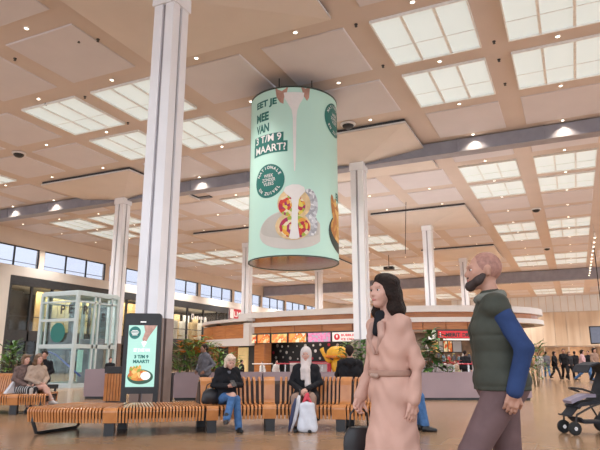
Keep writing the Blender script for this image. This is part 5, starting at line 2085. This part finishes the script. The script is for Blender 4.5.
v, f = nets([('c', (-.07, 0, .43), (-.02, .03, .56), .022, .022), ('c', (.07, 0, .43), (-.01, .03, .56), .022, .022), ('c', (-.03, .01, .50), (.0, .03, .57), .03, .035)], .010, .015)
build('bag_top', v, f, mat('plastic_red', (0.62, 0.05, 0.08), .4), sb, True)
o_ = Mh @ Vector((-.12, -.56, 0))
um = thing('folded_umbrella', 'folded dark blue and white umbrella leaning at headscarf womans knees', 'umbrella', (o_.x, o_.y, 0), a_)
MB().tube([(-.08, -.02, .02), (-.03, .0, .2), (.02, .04, .42), (.05, .07, .56)], [.012, .045, .05, .02], 10).build('canopy', mat('umbrella_white', (0.6, 0.6, 0.64), .6), um, True)
MB().tube([(-.11, -.03, .012), (-.075, -.045, .16), (-.03, -.02, .40), (.0, .0, .52)], [.01, .03, .03, .015], 8).build('strap_panel', mat('umbrella_navy', (0.03, 0.04, 0.1), .6), um, True)
MB().tube([(.05, .07, .55), (.065, .085, .66)], .014, 8).build('handle', S_BLACK, um, True)

# ---- man in black hooded jacket seen from behind, on the far side of the bench
q_ = at(351, 12.35)
ps = pose_sit(.45, -.12)
person('person in black hooded jacket sitting with back to camera', (q_[0], q_[1], 0), face_px(.1, -1), 1.76, ps,
       dict(name='hooded_jacket', m=C_BLACK, t=.03, low=-.08, extra=[('c', (.07, .11, .53), (-.07, .11, .53), .07, .07), ('c', (0, .12, .50), (0, .12, .42), .08, .05)]),
       dict(m=C_BLACK2, t=.015), dict(kind='short', m=H_DARK), dict(m=S_BLACK), 1, 1, girth=1.1, shoulder=1.1)
st_ = thing('cafe_stool', 'low black stool under the person in hooded jacket', 'stool', (q_[0], q_[1], 0))
MB().lathe([(.19, .40), (.2, .42), (.2, .44), (.18, .45)], n=18).build('seat', M_BLACK, st_)
for k in range(4):
    a = PI / 4 + k * PI / 2
    MB().tube([(.13 * math.cos(a), .13 * math.sin(a), .41), (.2 * math.cos(a), .2 * math.sin(a), 0)], .014, 8).build('leg', M_BLACK, st_)

# ---- person in jeans half hidden behind the pink coat
p_ = np.array(at(394, 9.95))
ps = pose_sit(.45, .12)
ps.update(aL=V3(.11, -.42, .085), aR=V3(-.11, -.50, .085))
person('person in jeans and dark jacket half hidden behind pink coat', (p_[0], p_[1], 0), face_px(1, .22), 1.75, ps,
       dict(name='jacket', m=C_BLACK, t=.03, low=-.06), dict(m=C_JEAN, t=.02), dict(kind='short', m=H_DARK), dict(m=S_BLACK), 0, 1)

# ---- two women on the left bench and one behind
ps = pose_sit(.44, .10)
ps.update(kL=V3(.08, -.42, .54), kR=V3(-.06, -.44, .55), aL=V3(.06, -.5, .085), aR=V3(-.08, -.46, .085), eL=V3(.26, -.1, .78), wL=V3(.10, -.32, .66), wR=V3(-.1, -.32, .66))
WL1 = person('woman with tied back hair in brown top and dark patterned skirt on left bench', at(18, 13.3), face_px(.85, .5), 1.56, ps,
             dict(name='cardigan', m=C_BROWN, t=.025, low=-.05), dict(m=C_STRIPE, t=.03, name='patterned_skirt', hem=.34), dict(kind='bob', m=H_BROWN), dict(m=S_BLACK), 0, 1, head_pitch=.05)
ps2 = pose_sit(.45, .08)
ps2.update(kR=V3(.0, -.46, .62), aR=V3(.10, -.66, .30), fdR=V3(.3, -.9, -.1), kL=V3(.10, -.42, .54), aL=V3(.08, -.46, .085), wL=V3(.08, -.3, .70), wR=V3(-.06, -.3, .70))
person('woman in beige hooded top sitting cross legged on left bench', at(32, 13.45), face_px(.8, .6), 1.56, ps2,
       dict(name='hooded_top', m=C_BEIGE, t=.03, low=-.06, extra=[('c', (.07, .09, .52), (-.07, .09, .52), .055, .055)]), dict(m=SKIN[0], t=.004, name='leggings', cutz=False), dict(kind='long', m=H_BROWN, len=.2), dict(m=S_WHITE), 0, 1)
person('dark haired person behind the two women on left bench', at(40, 15.2), face_px(.2, 1), 1.50, pose_sit(.62, 0), dict(m=C_BLACK, t=.03), dict(m=C_BLACK2), dict(kind='short', m=H_DARK), dict(m=S_BLACK), 1, 1)
q_ = at(11, 13.15)
wb_ = thing('paper_bag', 'white carrier bag resting on left bench beside the women', 'bag', (q_[0], q_[1], .418), face_px(.9, .4))
mbp = MB()
mbp.add([(-.22, -.05, 0), (.2, -.05, 0), (.2, .05, 0), (-.22, .05, 0), (-.02, -.03, .26), (.30, -.03, .30), (.30, .03, .30), (-.02, .03, .26)], [(3, 2, 1, 0), (0, 1, 5, 4), (1, 2, 6, 5), (2, 3, 7, 6), (3, 0, 4, 7), (4, 5, 6, 7)])
mbp.build('bag_body', mat('paper_white', (0.62, 0.60, 0.62), .6), wb_)
MB().tube([(.06, 0, .26), (.10, 0, .36), (.2, 0, .38), (.22, 0, .28)], .008, 6).build('handle', M_BLACK, wb_)
st_ = thing('bench_stool', 'dark low seat behind the left bench', 'stool', at(40, 15.2))
MB().bb(-.3, .3, -.25, .25, .42, .52).build('seat', M_DARK, st_)
for a in (-.25, .25):
    for b in (-.2, .2):
        MB().bb(a - .02, a + .02, b - .02, b + .02, 0, .42).build('leg', M_BLACK, st_)

# ---- man in grey walking behind the bench
pw2 = pose_walk(.2, .05)
pw2.update(wL=V3(.2, -.12, .98), wR=V3(-.2, -.16, 1.0))
person('man in grey top walking between bench and planter', at(203.5, 15.6), face_px(-.75, .65), 1.52, pw2, dict(m=C_GREY, t=.03, low=-.08, name='sweater'), dict(m=C_BLACK2), dict(kind='short', m=H_DARK), dict(m=S_BLACK), 2, 1)
# ---- people around the kiosk
person('dark haired person in black behind the short planter box', at(108, 20.5), face_px(.6, .8), 1.20, pose_stand(), dict(m=C_BLACK, t=.03), dict(m=C_BLACK2), dict(kind='short', m=H_DARK), dict(m=S_BLACK), 0, 0)
for k, (px, D, lab, tm, hm, fx, H) in enumerate([
        (241, 24, 'dark haired guest in black behind the blonde woman', C_BLACK, H_DARK, (.8, .3), 1.12),
        (262, 26, 'guest in white top beside the kiosk wooden pier', C_WHITE, H_BROWN, (-.5, .6), 1.06),
        (276, 25, 'guest in white shirt before the black menu wall', C_WHITE, H_DARK, (.6, .7), 1.12),
        (457, 26, 'guest in beige top leaning at the kiosk under red sign', C_BEIGE, H_BROWN, (-.6, .5), 1.10),
        (467, 25, 'guest in black at the kiosk under red sign', C_BLACK, H_DARK, (.3, -.8), 1.5)]):
    person(lab, at(px, D), face_px(*fx), H, pose_stand(), dict(m=tm, t=.03), dict(m=C_BLACK2), dict(kind='short', m=hm), dict(m=S_BLACK), 0, 0, group='guests at the kiosk')
# ---- distant shoppers at right
far = [(541, 37, C_WHITE, C_WHITE, H_BROWN, 'distant shopper in pale clothes beside walking man', (-.3, .9), 1.62),
       (548, 40, C_GREY, C_JEAN, H_DARK, 'distant shopper in grey top and blue jeans', (.2, -1), 1.70),
       (556, 36.5, C_BLACK, C_BLACK2, H_DARK, 'distant shopper in dark coat beside the blue jeans shopper', (.6, .6), 1.66),
       (566, 35, C_BLACK, C_BLACK, H_DARK, 'distant man in black, left of the dark pair', (-.2, 1), 1.78),
       (571, 35.4, C_BLACK2, C_BLACK, H_BROWN, 'distant woman in black, right of the dark pair', (.2, 1), 1.64),
       (577, 39, C_BLACK, C_BLACK2, H_DARK, 'distant shopper in black behind the pink top', (.1, -1), 1.72),
       (584.5, 33, C_PINKTOP, C_JEAN, H_DARK, 'distant shopper in pink top and jeans striding', (.7, .5), 1.70),
       (591, 36, C_BLACK, C_JEAN, H_DARK, 'distant shopper in black jacket near right edge', (-.6, .6), 1.70),
       (597, 31, C_TAUPE, C_BLACK, H_DARK, 'distant shopper in brown coat at right edge', (.3, .9), 1.76)]
for k, (px, D, tm, bm2, hm, lab, fx, H) in enumerate(far):
    person(lab, at(px, D), face_px(*fx), H, pose_walk(.22 if k != 6 else .34, .03), dict(m=tm, t=.03, low=-.10), dict(m=bm2), dict(kind='short' if k % 2 else 'bob', m=hm), dict(m=S_BLACK), k % 2, 0, group='distant shoppers')
